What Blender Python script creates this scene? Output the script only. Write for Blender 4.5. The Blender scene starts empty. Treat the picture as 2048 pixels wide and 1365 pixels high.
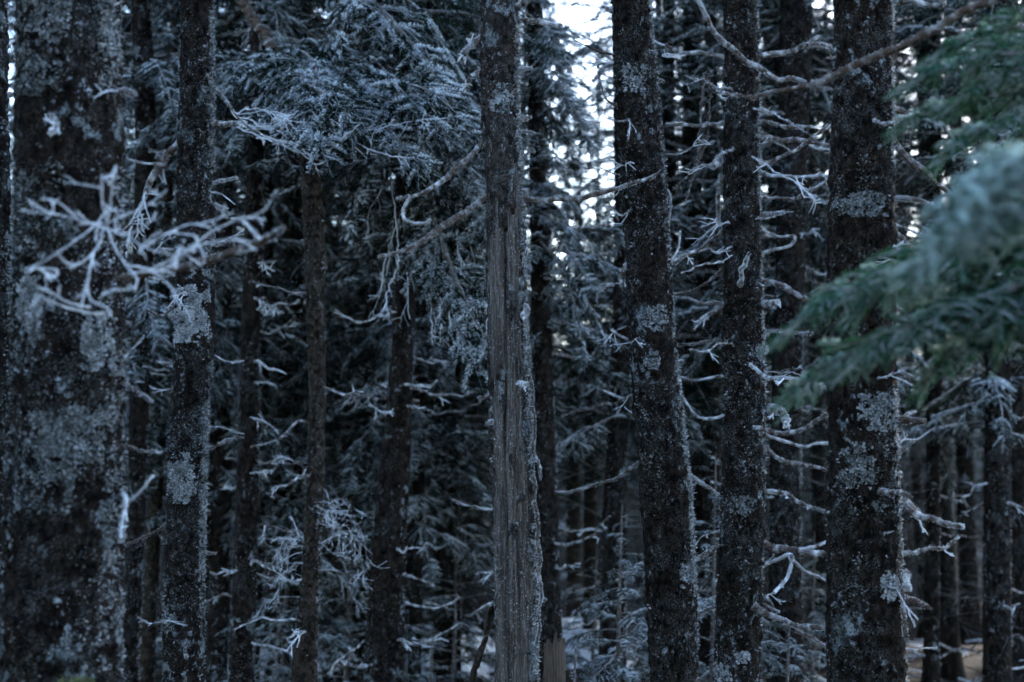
import bpy, math
import numpy as np

# ------------------------------------------------------------------ camera, sky, sun, exposure
SC = bpy.context.scene
COL = SC.collection
LENS, SENSOR, HORIZON, CAMZ = 50.0, 36.0, 900.0, 1.5      # horizon row in the 2048 px photograph
FPX = 2048 * LENS / SENSOR
PITCH = math.atan((HORIZON - 682.5) / FPX)
cd = bpy.data.cameras.new('camera'); cam = bpy.data.objects.new('camera', cd); COL.objects.link(cam)
cam.location = (0, 0, CAMZ); cam.rotation_euler = (math.pi / 2 + PITCH, 0, 0)
cd.lens = LENS; cd.sensor_width = SENSOR; cd.clip_start = 0.05; cd.clip_end = 3000
cd.dof.use_dof = True; cd.dof.focus_distance = 5.1; cd.dof.aperture_fstop = 2.2; cd.dof.aperture_blades = 0
SC.camera = cam

SUN_EL, SUN_AZ = math.radians(22), math.radians(32)       # azimuth measured from the view axis (+Y) to the right
wd = bpy.data.worlds.new('World'); SC.world = wd; wd.use_nodes = True
nt = wd.node_tree; nt.nodes.clear()
sky = nt.nodes.new('ShaderNodeTexSky'); sky.sky_type = 'NISHITA'; sky.sun_disc = False
sky.sun_elevation = SUN_EL; sky.sun_rotation = SUN_AZ; sky.air_density = 0.9; sky.dust_density = 0.5; sky.ozone_density = 1.3
bg = nt.nodes.new('ShaderNodeBackground'); bg.inputs['Strength'].default_value = 0.10
wo = nt.nodes.new('ShaderNodeOutputWorld')
nt.links.new(sky.outputs[0], bg.inputs[0]); nt.links.new(bg.outputs[0], wo.inputs[0])
ld = bpy.data.lights.new('sun', 'SUN'); ld.energy = 0.9; ld.angle = math.radians(8); ld.color = (1.0, 0.9, 0.78)
sun = bpy.data.objects.new('sun', ld); COL.objects.link(sun)
# the lamp shines along its -Z: point -Z away from the sun's place in the sky
sun.rotation_euler = (math.pi / 2 - SUN_EL, 0, math.pi - SUN_AZ)
SC.view_settings.view_transform = 'Standard'; SC.view_settings.look = 'None'
SC.view_settings.exposure = 4.15; SC.view_settings.gamma = 1.0
SC.cycles.max_bounces = 3; SC.cycles.diffuse_bounces = 1; SC.cycles.transmission_bounces = 2; SC.cycles.adaptive_threshold = 0.018; SC.cycles.adaptive_min_samples = 14; SC.cycles.glossy_bounces = 2
SC.cycles.sample_clamp_indirect = 3.0

# ------------------------------------------------------------------ helpers
RNG = np.random.default_rng(7)
_c, _s = math.cos(PITCH), math.sin(PITCH)
def at(px, py, Y):
    """point at ground distance Y seen at photograph pixel (px, py)"""
    u, v = (px - 1024) / FPX, (682.5 - py) / FPX
    d = np.array([u, _c - v * _s, _s + v * _c])
    return np.array([0, 0, CAMZ]) + d * (Y / d[1])
def pix(p):
    q = np.asarray(p, float) - np.array([0, 0, CAMZ])
    z = q[1] * _c + q[2] * _s
    return 1024 + FPX * q[0] / z, 682.5 - FPX * (-q[1] * _s + q[2] * _c) / z
def sstep(a, b, x):
    t = np.clip((x - a) / (b - a), 0, 1); return t * t * (3 - 2 * t)
def _h(ix, iy, iz, seed):
    n = (ix.astype(np.uint32) * np.uint32(374761393) + iy.astype(np.uint32) * np.uint32(668265263)
         + iz.astype(np.uint32) * np.uint32(2147483647) + np.uint32((seed * 974634777) & 0xffffffff))
    n = (n ^ (n >> np.uint32(13))) * np.uint32(1274126177)
    n = (n ^ (n >> np.uint32(16))) * np.uint32(2246822519)
    return ((n ^ (n >> np.uint32(15))) & np.uint32(0xffffff)).astype(np.float64) / 0xffffff
def vnoise(p, seed=0):
    p = np.asarray(p, float); i = np.floor(p).astype(np.int64); f = p - i; f = f * f * (3 - 2 * f)
    r = 0
    for dx in (0, 1):
        wx = f[..., 0] if dx else 1 - f[..., 0]
        for dy in (0, 1):
            wy = f[..., 1] if dy else 1 - f[..., 1]
            for dz in (0, 1):
                wz = f[..., 2] if dz else 1 - f[..., 2]
                r = r + wx * wy * wz * _h(i[..., 0] + dx, i[..., 1] + dy, i[..., 2] + dz, seed)
    return r
def fbm(p, oct=4, seed=0):
    r, a, t = 0, 0.5, 0
    for k in range(oct):
        r = r + a * vnoise(np.asarray(p) * 2 ** k, seed + k); t += a; a *= 0.5
    return r / t
def unit(v):
    return v / (np.linalg.norm(v, axis=-1, keepdims=True) + 1e-9)
def ground_z(x, y):
    x = np.asarray(x, float); y = np.asarray(y, float)
    z = -0.15 - 0.135 * np.clip(y - 12.5, 0, 24) + 9.0 * sstep(38, 75, y)
    p = np.stack([x * 0.5, y * 0.5, 0 * x], -1)
    return z + 0.16 * (fbm(p, 3, 3) - 0.5) * sstep(2, 6, y)

class MB:
    """collects faces and one float per vertex (frost); build() links them as one mesh object"""
    def __init__(s): s.v, s.f, s.a, s.m, s.n = [], [], [], [], 0
    def add(s, v, f, a=0.0, m=0):
        v = np.asarray(v, float).reshape(-1, 3); f = np.asarray(f, np.int64)
        s.v.append(v); s.f.append(f + s.n); s.n += len(v)
        s.a.append(np.broadcast_to(np.asarray(a, float), (len(v),)).copy()); s.m.append(np.full(len(f), m))
    def mesh(s, name, mats, origin=(0, 0, 0), smooth=False):
        me = bpy.data.meshes.new(name)
        V = np.concatenate(s.v) - np.asarray(origin, float)
        tot = np.concatenate([np.full(len(f), f.shape[1]) for f in s.f]); L = np.concatenate([f.ravel() for f in s.f])
        me.vertices.add(len(V)); me.vertices.foreach_set('co', V.ravel())
        me.loops.add(len(L)); me.loops.foreach_set('vertex_index', L.astype(np.int32))
        me.polygons.add(len(tot)); me.polygons.foreach_set('loop_start', (np.cumsum(tot) - tot).astype(np.int32))
        me.polygons.foreach_set('material_index', np.concatenate(s.m).astype(np.int32))
        me.polygons.foreach_set('use_smooth', np.full(len(tot), smooth))
        at_ = me.attributes.new('frost', 'FLOAT', 'POINT'); at_.data.foreach_set('value', np.concatenate(s.a).astype(np.float32))
        for m in (mats if isinstance(mats, (list, tuple)) else [mats]): me.materials.append(m)
        me.update(calc_edges=True); return me
    def build(s, name, mats, parent=None, origin=(0, 0, 0), smooth=False):
        o = bpy.data.objects.new(name, s.mesh(name, mats, origin, smooth)); COL.objects.link(o)
        o.parent = parent; return o
def link(name, me, parent=None):
    o = bpy.data.objects.new(name, me); COL.objects.link(o); o.parent = parent; return o
def tag(o, label, cat, group=None, kind=None):
    o['label'] = label; o['category'] = cat
    if group: o['group'] = group
    if kind: o['kind'] = kind
    return o
def empty(name, loc):
    o = bpy.data.objects.new(name, None); COL.objects.link(o); o.location = loc; o.empty_display_size = 0.1; return o

def resample(P, step):
    P = np.asarray(P, float)
    if len(P) < 3: P = np.array([P[0], (P[0] + P[-1]) / 2, P[-1]])
    Q = np.vstack([2 * P[0] - P[1], P, 2 * P[-1] - P[-2]]); out = []
    for i in range(1, len(Q) - 2):
        n = max(2, int(np.linalg.norm(Q[i + 1] - Q[i]) / step)); t = np.linspace(0, 1, n, endpoint=False)[:, None]
        a, b, c, d = Q[i - 1], Q[i], Q[i + 1], Q[i + 2]
        out.append(0.5 * (2 * b + (c - a) * t + (2 * a - 5 * b + 4 * c - d) * t ** 2 + (3 * b - a - 3 * c + d) * t ** 3))
    out.append(P[-1:]); return np.vstack(out)
def frames(P):
    T = unit(np.gradient(P, axis=0)); up = np.array([0.13, 0.31, 0.94])
    S = np.cross(T, up); bad = np.linalg.norm(S, axis=1) < 0.15
    S[bad] = np.cross(T[bad], [1, 0.2, 0]); S = unit(S); return T, S, np.cross(S, T)
def tube(mb, P, R, sides=6, frost=0.5, m=0, lump=0.0, rng=RNG):
    P = np.asarray(P, float); n = len(P); R = np.broadcast_to(R, (n,)); T, S, U = frames(P)
    th = np.arange(sides) * 2 * math.pi / sides
    rr = R[:, None] * (1 + lump * rng.normal(0, 1, (n, sides)))
    V = P[:, None] + rr[..., None] * (S[:, None] * np.cos(th)[None, :, None] + U[:, None] * np.sin(th)[None, :, None])
    i, j = np.meshgrid(np.arange(n - 1), np.arange(sides), indexing='ij'); k = (j + 1) % sides
    F = np.stack([i * sides + j, i * sides + k, (i + 1) * sides + k, (i + 1) * sides + j], -1).reshape(-1, 4)
    fr = np.repeat(np.broadcast_to(frost, (n,)), sides)
    mb.add(V.reshape(-1, 3), F, fr, m)
    e = (n - 1) * sides; c = np.arange(1, sides - 1)
    cap = np.vstack([V.reshape(-1, 3)[e:e + sides]])
    mb.add(cap, np.stack([0 * c, c, c + 1], 1), fr[-1], m)
def fuzz(mb, P, R, count, length, width, m=0, rng=RNG, frost=(0.5, 1.0), up=0.25):
    """rime spikes standing off a twig"""
    n = len(P); t = rng.random(count) * (n - 1); i = np.minimum(t.astype(int), n - 2); f = (t - i)[:, None]
    p = P[i] * (1 - f) + P[i + 1] * f; r = np.broadcast_to(R, (n,))[i][:, None]
    T = unit(P[i + 1] - P[i]); d = rng.normal(0, 1, (count, 3)); d = unit(d - (d * T).sum(1, keepdims=True) * T + np.array([0, 0, up]))
    side = unit(np.cross(d, rng.normal(0, 1, (count, 3)))) * width * rng.uniform(0.6, 1.5, (count, 1)) / 2
    b = p + d * r * 0.8; L = length * rng.uniform(0.4, 1.6, (count, 1)); tip = b + d * L + T * rng.normal(0, 0.35, (count, 1)) * L
    V = np.stack([b, tip + side, tip - side], 1).reshape(-1, 3)
    mb.add(V, np.arange(count * 3).reshape(-1, 3), np.tile([frost[0], frost[1], frost[1]], count), m)

# ------------------------------------------------------------------ materials
class NB:
    def __init__(s, name):
        s.mat = bpy.data.materials.new(name); s.mat.use_nodes = True; s.t = s.mat.node_tree; s.t.nodes.clear()
        s.out = s.n('ShaderNodeOutputMaterial'); s.p = s.n('ShaderNodeBsdfPrincipled')
        s.t.links.new(s.p.outputs[0], s.out.inputs[0]); s.p.inputs['Specular IOR Level'].default_value = 0.04
    def n(s, k): return s.t.nodes.new(k)
    def l(s, a, b): s.t.links.new(a, b)
    def val(s, sock, v):
        if isinstance(v, (int, float, tuple, list)): sock.default_value = v
        else: s.l(v, sock)
    def coords(s, scale=(1, 1, 1), rnd=True):
        tc = s.n('ShaderNodeTexCoord'); mp = s.n('ShaderNodeMapping'); s.l(tc.outputs['Object'], mp.inputs[0]); mp.inputs['Scale'].default_value = scale
        if rnd:
            oi = s.n('ShaderNodeObjectInfo'); m = s.n('ShaderNodeMath'); m.operation = 'MULTIPLY'; s.l(oi.outputs['Random'], m.inputs[0]); m.inputs[1].default_value = 37.0
            s.l(m.outputs[0], mp.inputs['Location'])
        return mp.outputs[0]
    def noise(s, co, scale, detail=3, rough=0.55, dist=0.0):
        x = s.n('ShaderNodeTexNoise'); s.l(co, x.inputs['Vector']); x.inputs['Scale'].default_value = scale
        x.inputs['Detail'].default_value = detail; x.inputs['Roughness'].default_value = rough; x.inputs['Distortion'].default_value = dist
        return x.outputs['Fac']
    def voro(s, co, scale, feature='F1'):
        x = s.n('ShaderNodeTexVoronoi'); x.feature = feature; s.l(co, x.inputs['Vector']); x.inputs['Scale'].default_value = scale; return x.outputs['Distance']
    def ramp(s, fac, a, b):
        x = s.n('ShaderNodeMapRange'); x.interpolation_type = 'SMOOTHSTEP'; s.l(fac, x.inputs['Value'])
        x.inputs['From Min'].default_value = a; x.inputs['From Max'].default_value = b; return x.outputs['Result']
    def math(s, op, a, b):
        x = s.n('ShaderNodeMath'); x.operation = op; s.val(x.inputs[0], a); s.val(x.inputs[1], b); x.use_clamp = op in ('MULTIPLY',); return x.outputs[0]
    def mix(s, fac, a, b):
        x = s.n('ShaderNodeMix'); x.data_type = 'RGBA'; s.val(x.inputs['Factor'], fac)
        for sock, c in ((x.inputs[6], a), (x.inputs[7], b)):
            if isinstance(c, tuple): sock.default_value = (*c, 1) if len(c) == 3 else c
            else: s.l(c, sock)
        return x.outputs[2]
    def attr(s, name):
        x = s.n('ShaderNodeAttribute'); x.attribute_name = name; return x.outputs['Fac']
    def bump(s, h, strength, dist):
        x = s.n('ShaderNodeBump'); s.l(h, x.inputs['Height']); x.inputs['Strength'].default_value = strength; x.inputs['Distance'].default_value = dist
        s.l(x.outputs[0], s.p.inputs['Normal'])
    def done(s, col, rough=0.9):
        s.val(s.p.inputs['Base Color'], col if not isinstance(col, tuple) else (*col, 1)); s.val(s.p.inputs['Roughness'], rough); return s.mat

FROST = (0.76, 0.80, 0.85)
LICHEN = (0.24, 0.28, 0.28)
def bark_material(name, c0, c1, lichen=0.5, frost=0.5, wood=False):
    b = NB(name); co = b.coords((1, 1, 0.8)); big = b.noise(co, 7.0, 4, 0.6, 0.3); mid = b.noise(co, 38, 4, 0.65); fine = b.noise(co, 190, 3, 0.7)
    plates = b.voro(co, 60); col = b.mix(b.ramp(mid, 0.35, 0.68), c0, c1)
    col = b.mix(b.ramp(plates, 0.5, 0.8), col, (c0[0] * 0.5, c0[1] * 0.5, c0[2] * 0.5))
    sc_ = b.math('MULTIPLY', b.ramp(b.noise(co, 260, 3, 0.7), 0.50, 0.64), b.ramp(b.noise(co, 22, 3, 0.6), 0.40, 0.62)); col = b.mix(sc_, col, b.mix(b.ramp(b.noise(co, 4, 3), 0.42, 0.6), (0.075, 0.063, 0.056), (0.11, 0.12, 0.12)))
    lm = b.math('ADD', big, b.math('MULTIPLY', b.math('SUBTRACT', mid, 0.5), 0.9))
    lm = b.ramp(lm, 0.70 - 0.16 * lichen, 0.78 - 0.16 * lichen)
    lm = b.math('MULTIPLY', lm, b.ramp(fine, 0.36, 0.56)); tint = b.noise(co, 12, 2)
    col = b.mix(lm, col, b.mix(b.ramp(tint, 0.4, 0.62), (0.13, 0.155, 0.165), (0.22, 0.245, 0.265)))
    fm = b.ramp(b.math('ADD', fine, b.math('MULTIPLY', b.math('SUBTRACT', mid, 0.5), 0.5)), 0.70 - 0.08 * frost, 0.76 - 0.08 * frost)
    fm = b.math('MULTIPLY', fm, b.ramp(b.noise(co, 3.0, 4, 0.65), 0.46, 0.60)); col = b.mix(fm, col, (0.50, 0.53, 0.57))
    if wood:                                                     # bare grey wood where the 'frost' attribute is below one half
        cw = b.coords((1, 1, 0.06)); g = b.noise(cw, 330, 4, 0.75); g2 = b.noise(cw, 70, 4, 0.65, 0.4); blot = b.noise(b.coords((1, 1, 0.25)), 30, 5, 0.7)
        w = b.mix(b.ramp(g, 0.30, 0.72), (0.022, 0.018, 0.016), (0.21, 0.188, 0.17)); w = b.mix(b.ramp(g2, 0.42, 0.56), b.mix(0.7, w, (0.03, 0.024, 0.020)), w)
        w = b.mix(b.ramp(blot, 0.52, 0.66), w, b.mix(0.6, w, (0.03, 0.025, 0.022))); w = b.mix(b.ramp(b.noise(co, 260, 2), 0.66, 0.70), w, FROST)
        k = b.ramp(b.math('ADD', b.attr('frost'), b.math('MULTIPLY', b.math('SUBTRACT', mid, 0.5), 0.8)), 0.45, 0.55)
        col = b.mix(k, w, col); h = b.mix(k, b.mix(0.5, g, g2), b.mix(0.5, mid, fine))
    else: h = b.mix(0.45, b.mix(0.5, mid, plates), fine)
    b.bump(h, 1.0, 0.014); return b.done(col, 0.92)
M = {}
M['bark'] = bark_material('spruce_bark', (0.004, 0.003, 0.0027), (0.022, 0.0155, 0.012), 0.35, 0.7)
M['bark_lichen'] = bark_material('lichened_bark', (0.004, 0.0033, 0.003), (0.020, 0.015, 0.0125), 0.6, 0.75)
M['bark_smooth'] = bark_material('plain_bark', (0.020, 0.016, 0.014), (0.06, 0.048, 0.040), 0.25, 0.3)
M['bark_far'] = bark_material('far_bark', (0.005, 0.004, 0.0035), (0.020, 0.014, 0.011), 0.3, 0.4)
M['snag'] = bark_material('snag_bark_and_wood', (0.014, 0.012, 0.011), (0.055, 0.043, 0.037), 0.7, 0.9, wood=True)
M['brown_wood'] = bark_material('brown_dead_wood', (0.012, 0.009, 0.007), (0.055, 0.041, 0.031), 0.1, 0.2)
def two_tone(name, dark, pale, scale=45, k=0.6, rough=0.85, trans=0.0):
    b = NB(name); co = b.coords(); n = b.noise(co, scale, 3, 0.6)
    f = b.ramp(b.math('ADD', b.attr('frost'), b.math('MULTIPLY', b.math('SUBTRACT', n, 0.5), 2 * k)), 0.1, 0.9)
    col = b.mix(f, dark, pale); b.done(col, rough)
    if trans:
        tr = b.n('ShaderNodeBsdfTranslucent'); b.l(col, tr.inputs[0]); mx = b.n('ShaderNodeMixShader'); mx.inputs[0].default_value = trans
        b.l(b.p.outputs[0], mx.inputs[1]); b.l(tr.outputs[0], mx.inputs[2]); b.l(mx.outputs[0], b.out.inputs[0])
    return b.mat
M['twig'] = two_tone('rimed_twig', (0.065, 0.048, 0.038), FROST, 60, 0.5)
M['dead_twig'] = two_tone('shaded_rimed_dead_twig', (0.022, 0.017, 0.014), FROST, 60, 0.3)  # darker twig copy, little rime: shade of the low background painted in
M['flake'] = two_tone('rimed_lichen', (0.05, 0.055, 0.05), (0.64, 0.66, 0.68), 30, 0.5, 0.9, 0.25)
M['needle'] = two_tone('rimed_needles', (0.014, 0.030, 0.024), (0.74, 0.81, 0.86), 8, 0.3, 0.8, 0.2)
M['needle_near'] = two_tone('green_needles_light_rime', (0.020, 0.080, 0.042), (0.50, 0.68, 0.66), 10, 0.45, 0.7, 0.3)

# ------------------------------------------------------------------ ground
def build_ground():
    ys = np.concatenate([np.linspace(-30, 1, 20), np.arange(1.5, 45, 0.25), np.linspace(46, 160, 60), [220, 400, 900, 1800]])
    xs = np.concatenate([[-1800, -700, -250, -90], np.linspace(-50, -10, 30), np.arange(-9.7, 9.71, 0.25), np.linspace(10, 50, 30), [90, 250, 700, 1800]])
    X, Y = np.meshgrid(xs, ys, indexing='xy'); Z = ground_z(X, Y)
    n, m = X.shape; i, j = np.meshgrid(np.arange(n - 1), np.arange(m - 1), indexing='ij')
    F = np.stack([i * m + j, i * m + j + 1, (i + 1) * m + j + 1, (i + 1) * m + j], -1).reshape(-1, 4)
    b = NB('snow_and_litter'); co = b.coords(rnd=False); n1 = b.noise(co, 0.9, 4, 0.6); n2 = b.noise(co, 14, 4, 0.7); n3 = b.noise(co, 90, 2)
    lit = b.mix(b.ramp(n3, 0.35, 0.65), (0.006, 0.005, 0.0045), (0.02, 0.016, 0.014))
    k = b.ramp(b.math('ADD', n1, b.math('MULTIPLY', b.math('SUBTRACT', n2, 0.5), 0.35)), 0.62, 0.68)
    b.bump(n2, 0.6, 0.05); mat = b.done(b.mix(k, lit, (0.78, 0.81, 0.86)), 0.8)
    mb = MB(); mb.add(np.stack([X, Y, Z], -1).reshape(-1, 3), F); o = mb.build('ground', mat, None, smooth=True); o['kind'] = 'structure'
    o['label'] = 'forest floor of dark needle litter and patchy snow'
build_ground()

# ------------------------------------------------------------------ foliage
def bough(mb, rng, L, droop=0.35, spacing=0.035, blen=0.34, sub=0, step=0.006, per=2, nl=0.016, nw=0.0016, frost=0.8, wood=1, core=True, xf=None):
    """one spruce bough along +X: axis, side branchlets, needles"""
    s = np.linspace(0, 1, 26); lift = rng.uniform(0.02, 0.12)
    ax = np.stack([L * s * (1 - 0.12 * s), L * 0.05 * np.sin(s * rng.uniform(2, 4) + rng.uniform(0, 6)), L * (lift * s - droop * s ** 2)], 1)
    nb = int(L / spacing); t = np.sort(rng.uniform(0.06, 0.99, nb)); side = np.where(np.arange(nb) % 2 == 0, 1, -1)
    P0 = np.stack([np.interp(t, s, ax[:, k]) for k in range(3)], 1)
    T = unit(np.stack([np.interp(t, s, np.gradient(ax[:, k])) for k in range(3)], 1))
    ang = rng.uniform(0.75, 1.15, nb) * (1 - 0.35 * t)
    lat = unit(np.cross(np.array([0, 0, 1.0]), T)) * side[:, None]
    D = unit(T * np.cos(ang)[:, None] + lat * np.sin(ang)[:, None] + np.stack([0 * t, 0 * t, rng.normal(-0.05, 0.22, nb)], 1))
    LL = blen * (0.25 + 0.75 * (1 - t)) * rng.uniform(0.55, 1.15, nb) * np.clip(t * 5, 0.35, 1) * min(1, L / 0.8)
    P0 = np.vstack([P0, ax[-3:-2]]); D = np.vstack([D, T[-1:]]); LL = np.append(LL, 0.14 * min(1, L))
    if sub:                                                      # branchlets of branchlets
        PP, DD, QQ = [P0], [D], [LL]
        for q in range(sub):
            u = (q + 0.6 + rng.uniform(-0.25, 0.25, len(LL))) / (sub + 0.6)
            lat2 = unit(np.cross(D, np.array([0, 0, 1.0]))) * (1 if q % 2 else -1)
            p = P0 + D * (LL * u)[:, None]; p[:, 2] -= 0.25 * LL * u ** 2
            d = unit(D * 0.72 + lat2 * rng.uniform(0.5, 0.9, (len(LL), 1)) + rng.normal(0, 0.18, D.shape))
            PP.append(p); DD.append(d); QQ.append(LL * (1 - u) * rng.uniform(0.45, 0.8, len(LL)) + 0.025)
        P0, D, LL = np.vstack(PP), np.vstack(DD), np.concatenate(QQ)
    cnt = np.maximum(3, (LL / step).astype(int)); idx = np.repeat(np.arange(len(LL)), cnt)
    u = (np.arange(cnt.sum()) - np.repeat(np.cumsum(cnt) - cnt, cnt)) / np.repeat(cnt, cnt)
    bend = rng.uniform(0.15, 0.5, len(LL))
    def pos(i, u): 
        p = P0[i] + D[i] * (LL[i] * u)[:, None]; p[:, 2] -= bend[i] * LL[i] * u ** 2; return p
    tx = xf if xf is not None else (lambda q: q)
    idx = np.repeat(idx, per); u = np.clip(np.repeat(u, per) + rng.uniform(0, 1, len(idx)) / np.repeat(np.repeat(cnt, cnt), per), 0, 1)
    p = pos(idx, u); tg = D[idx].copy(); tg[:, 2] -= 2 * bend[idx] * u; tg = unit(tg)
    q = rng.normal(0, 1, p.shape); q = unit(q - (q * tg).sum(1, keepdims=True) * tg)
    d = unit(tg * rng.uniform(0.45, 1.0, (len(p), 1)) + q + np.array([0, 0, 0.18])); l = nl * rng.uniform(0.7, 1.25, (len(p), 1)) * (1 - 0.45 * u[:, None])
    w = unit(np.cross(d, rng.normal(0, 1, p.shape))) * nw / 2
    V = np.stack([p, p + d * l + w, p + d * l - w], 1).reshape(-1, 3)
    fr = frost * rng.uniform(0.6, 1.2, len(p)) * np.clip(0.5 + 0.95 * d[:, 2], 0.02, 1.35); bl = np.clip(rng.normal(0.52, 0.5, len(LL)), 0.02, 1.45)[idx]  # rime on upward needles also paints light tops and shaded undersides
    A = np.stack([fr * 0.05, fr * bl, fr * bl], 1).ravel()
    mb.add(tx(V), np.arange(len(V)).reshape(-1, 3), A, 0)
    if core:                                                     # woody cores of the branchlets as slim three-sided spindles
        uu = np.array([0, 0.5, 1.0]); C = np.stack([pos(np.arange(len(LL)), np.full(len(LL), k)) for k in uu], 1); r = np.array([1, 0.8, 0.3]) * (0.0022 + nw * 0.35)
        sd = unit(np.cross(D, [0.1, 0.2, 1])); up = np.cross(sd, D); ring = []
        for k in range(3):
            a = k * 2.094; ring.append(C + r[None, :, None] * (sd * math.cos(a) + up * math.sin(a))[:, None])
        R = np.stack(ring, 2).reshape(-1, 3); base = np.arange(len(LL))[:, None] * 9
        fs = [base + np.array([[i * 3 + j, i * 3 + (j + 1) % 3, i * 3 + 3 + (j + 1) % 3, i * 3 + 3 + j]]) for i in range(2) for j in range(3)]
        mb.add(tx(R), np.vstack(fs), 0.35, wood)
    tube(mb, tx(ax), np.linspace(0.006 + 0.006 * L, 0.002, len(ax)), 5, 0.25, wood, 0.08, rng)
    return ax[-1]
def xform(loc, az, pitch=0.0, roll=0.0, sc=1.0):
    ca, sa, cp, sp, cr, sr = math.cos(az), math.sin(az), math.cos(pitch), math.sin(pitch), math.cos(roll), math.sin(roll)
    Rr = np.array([[1, 0, 0], [0, cr, -sr], [0, sr, cr]]); Rp = np.array([[cp, 0, -sp], [0, 1, 0], [sp, 0, cp]]); Ra = np.array([[ca, -sa, 0], [sa, ca, 0], [0, 0, 1]])
    Mx = Ra @ Rp @ Rr * sc; loc = np.asarray(loc, float)
    return lambda q: q @ Mx.T + loc
def crown_mesh(seed, z0, z1, R, frost=1.05, gap=0.105, dens=1.0, nl=0.030, nw=0.0075, step=0.011, blen=0.36):
    rng = np.random.default_rng(seed); mb = MB(); z = z0
    while z < z1 - 0.2:
        k = (z - z0) / (z1 - z0); r = R * (1 - k) ** 0.8 * rng.uniform(0.6, 1.1) * (0.55 + 0.45 * min(1, k * 6)) + 0.18
        bough(mb, rng, r, rng.uniform(0.15, 0.5), 0.075 / dens, blen, 1, step, 2, nl, nw, frost * np.clip(rng.normal(0.95, 0.4), 0.15, 1.6) * (0.10 + 0.90 * min(1, (z / 4.2) ** 1.4)), 1, False,  # frost thins downward: shade of the dense woods put into the colour
              xform((0, 0, z), rng.uniform(0, 6.283), rng.uniform(-0.15, 0.35), rng.normal(0, 0.25)))
        z += gap * rng.uniform(0.4, 1.3) * (1 - 0.4 * k)
    return mb.mesh('crown', [M['needle'], M['twig']])
def dead_mesh(seed, z0, z1, n, L, frost=0.7, r0=0.007):
    rng = np.random.default_rng(seed); mb = MB()
    for i in range(n):
        z = rng.uniform(z0, z1); az = rng.uniform(0, 6.283); l = L * rng.uniform(0.3, 1.2); s = np.linspace(0, 1, 8)
        sag = rng.uniform(-0.1, 0.55); tipup = rng.uniform(-0.1, 0.35)
        P = np.stack([l * s, rng.normal(0, 0.05 * l) * np.sin(3 * s), l * (-sag * s + tipup * s ** 2.5)], 1) + rng.normal(0, 0.008, (8, 3)) * s[:, None]
        f = xform((0, 0, z), az); Q = f(P); fr = rng.uniform(0.5, 1.1) * frost
        tube(mb, Q, np.linspace(r0, r0 * 0.4, 8), 4, fr, 0, 0.15, rng)
        for q in range(rng.integers(3, 10)):
            u = rng.uniform(0.25, 0.95); p = Q[0] * 0 + np.array([np.interp(u, s, Q[:, k]) for k in range(3)]); l2 = l * rng.uniform(0.12, 0.42) * (1.2 - u)
            d = unit((Q[-1] - Q[0]) / l * 0.6 + rng.normal(0, 0.55, 3) + np.array([0, 0, -0.25])); e = rng.normal(0, 0.3, 3); t = np.linspace(0, 1, 4)[:, None]
            W = p + d * l2 * t + e * l2 * t ** 2 * 0.6; tube(mb, W, np.linspace(r0 * 0.5, r0 * 0.28, 4), 3, min(1, fr * 1.25), 0, 0.1, rng)
    return mb.mesh('dead_twigs', M['dead_twig'])

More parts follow.
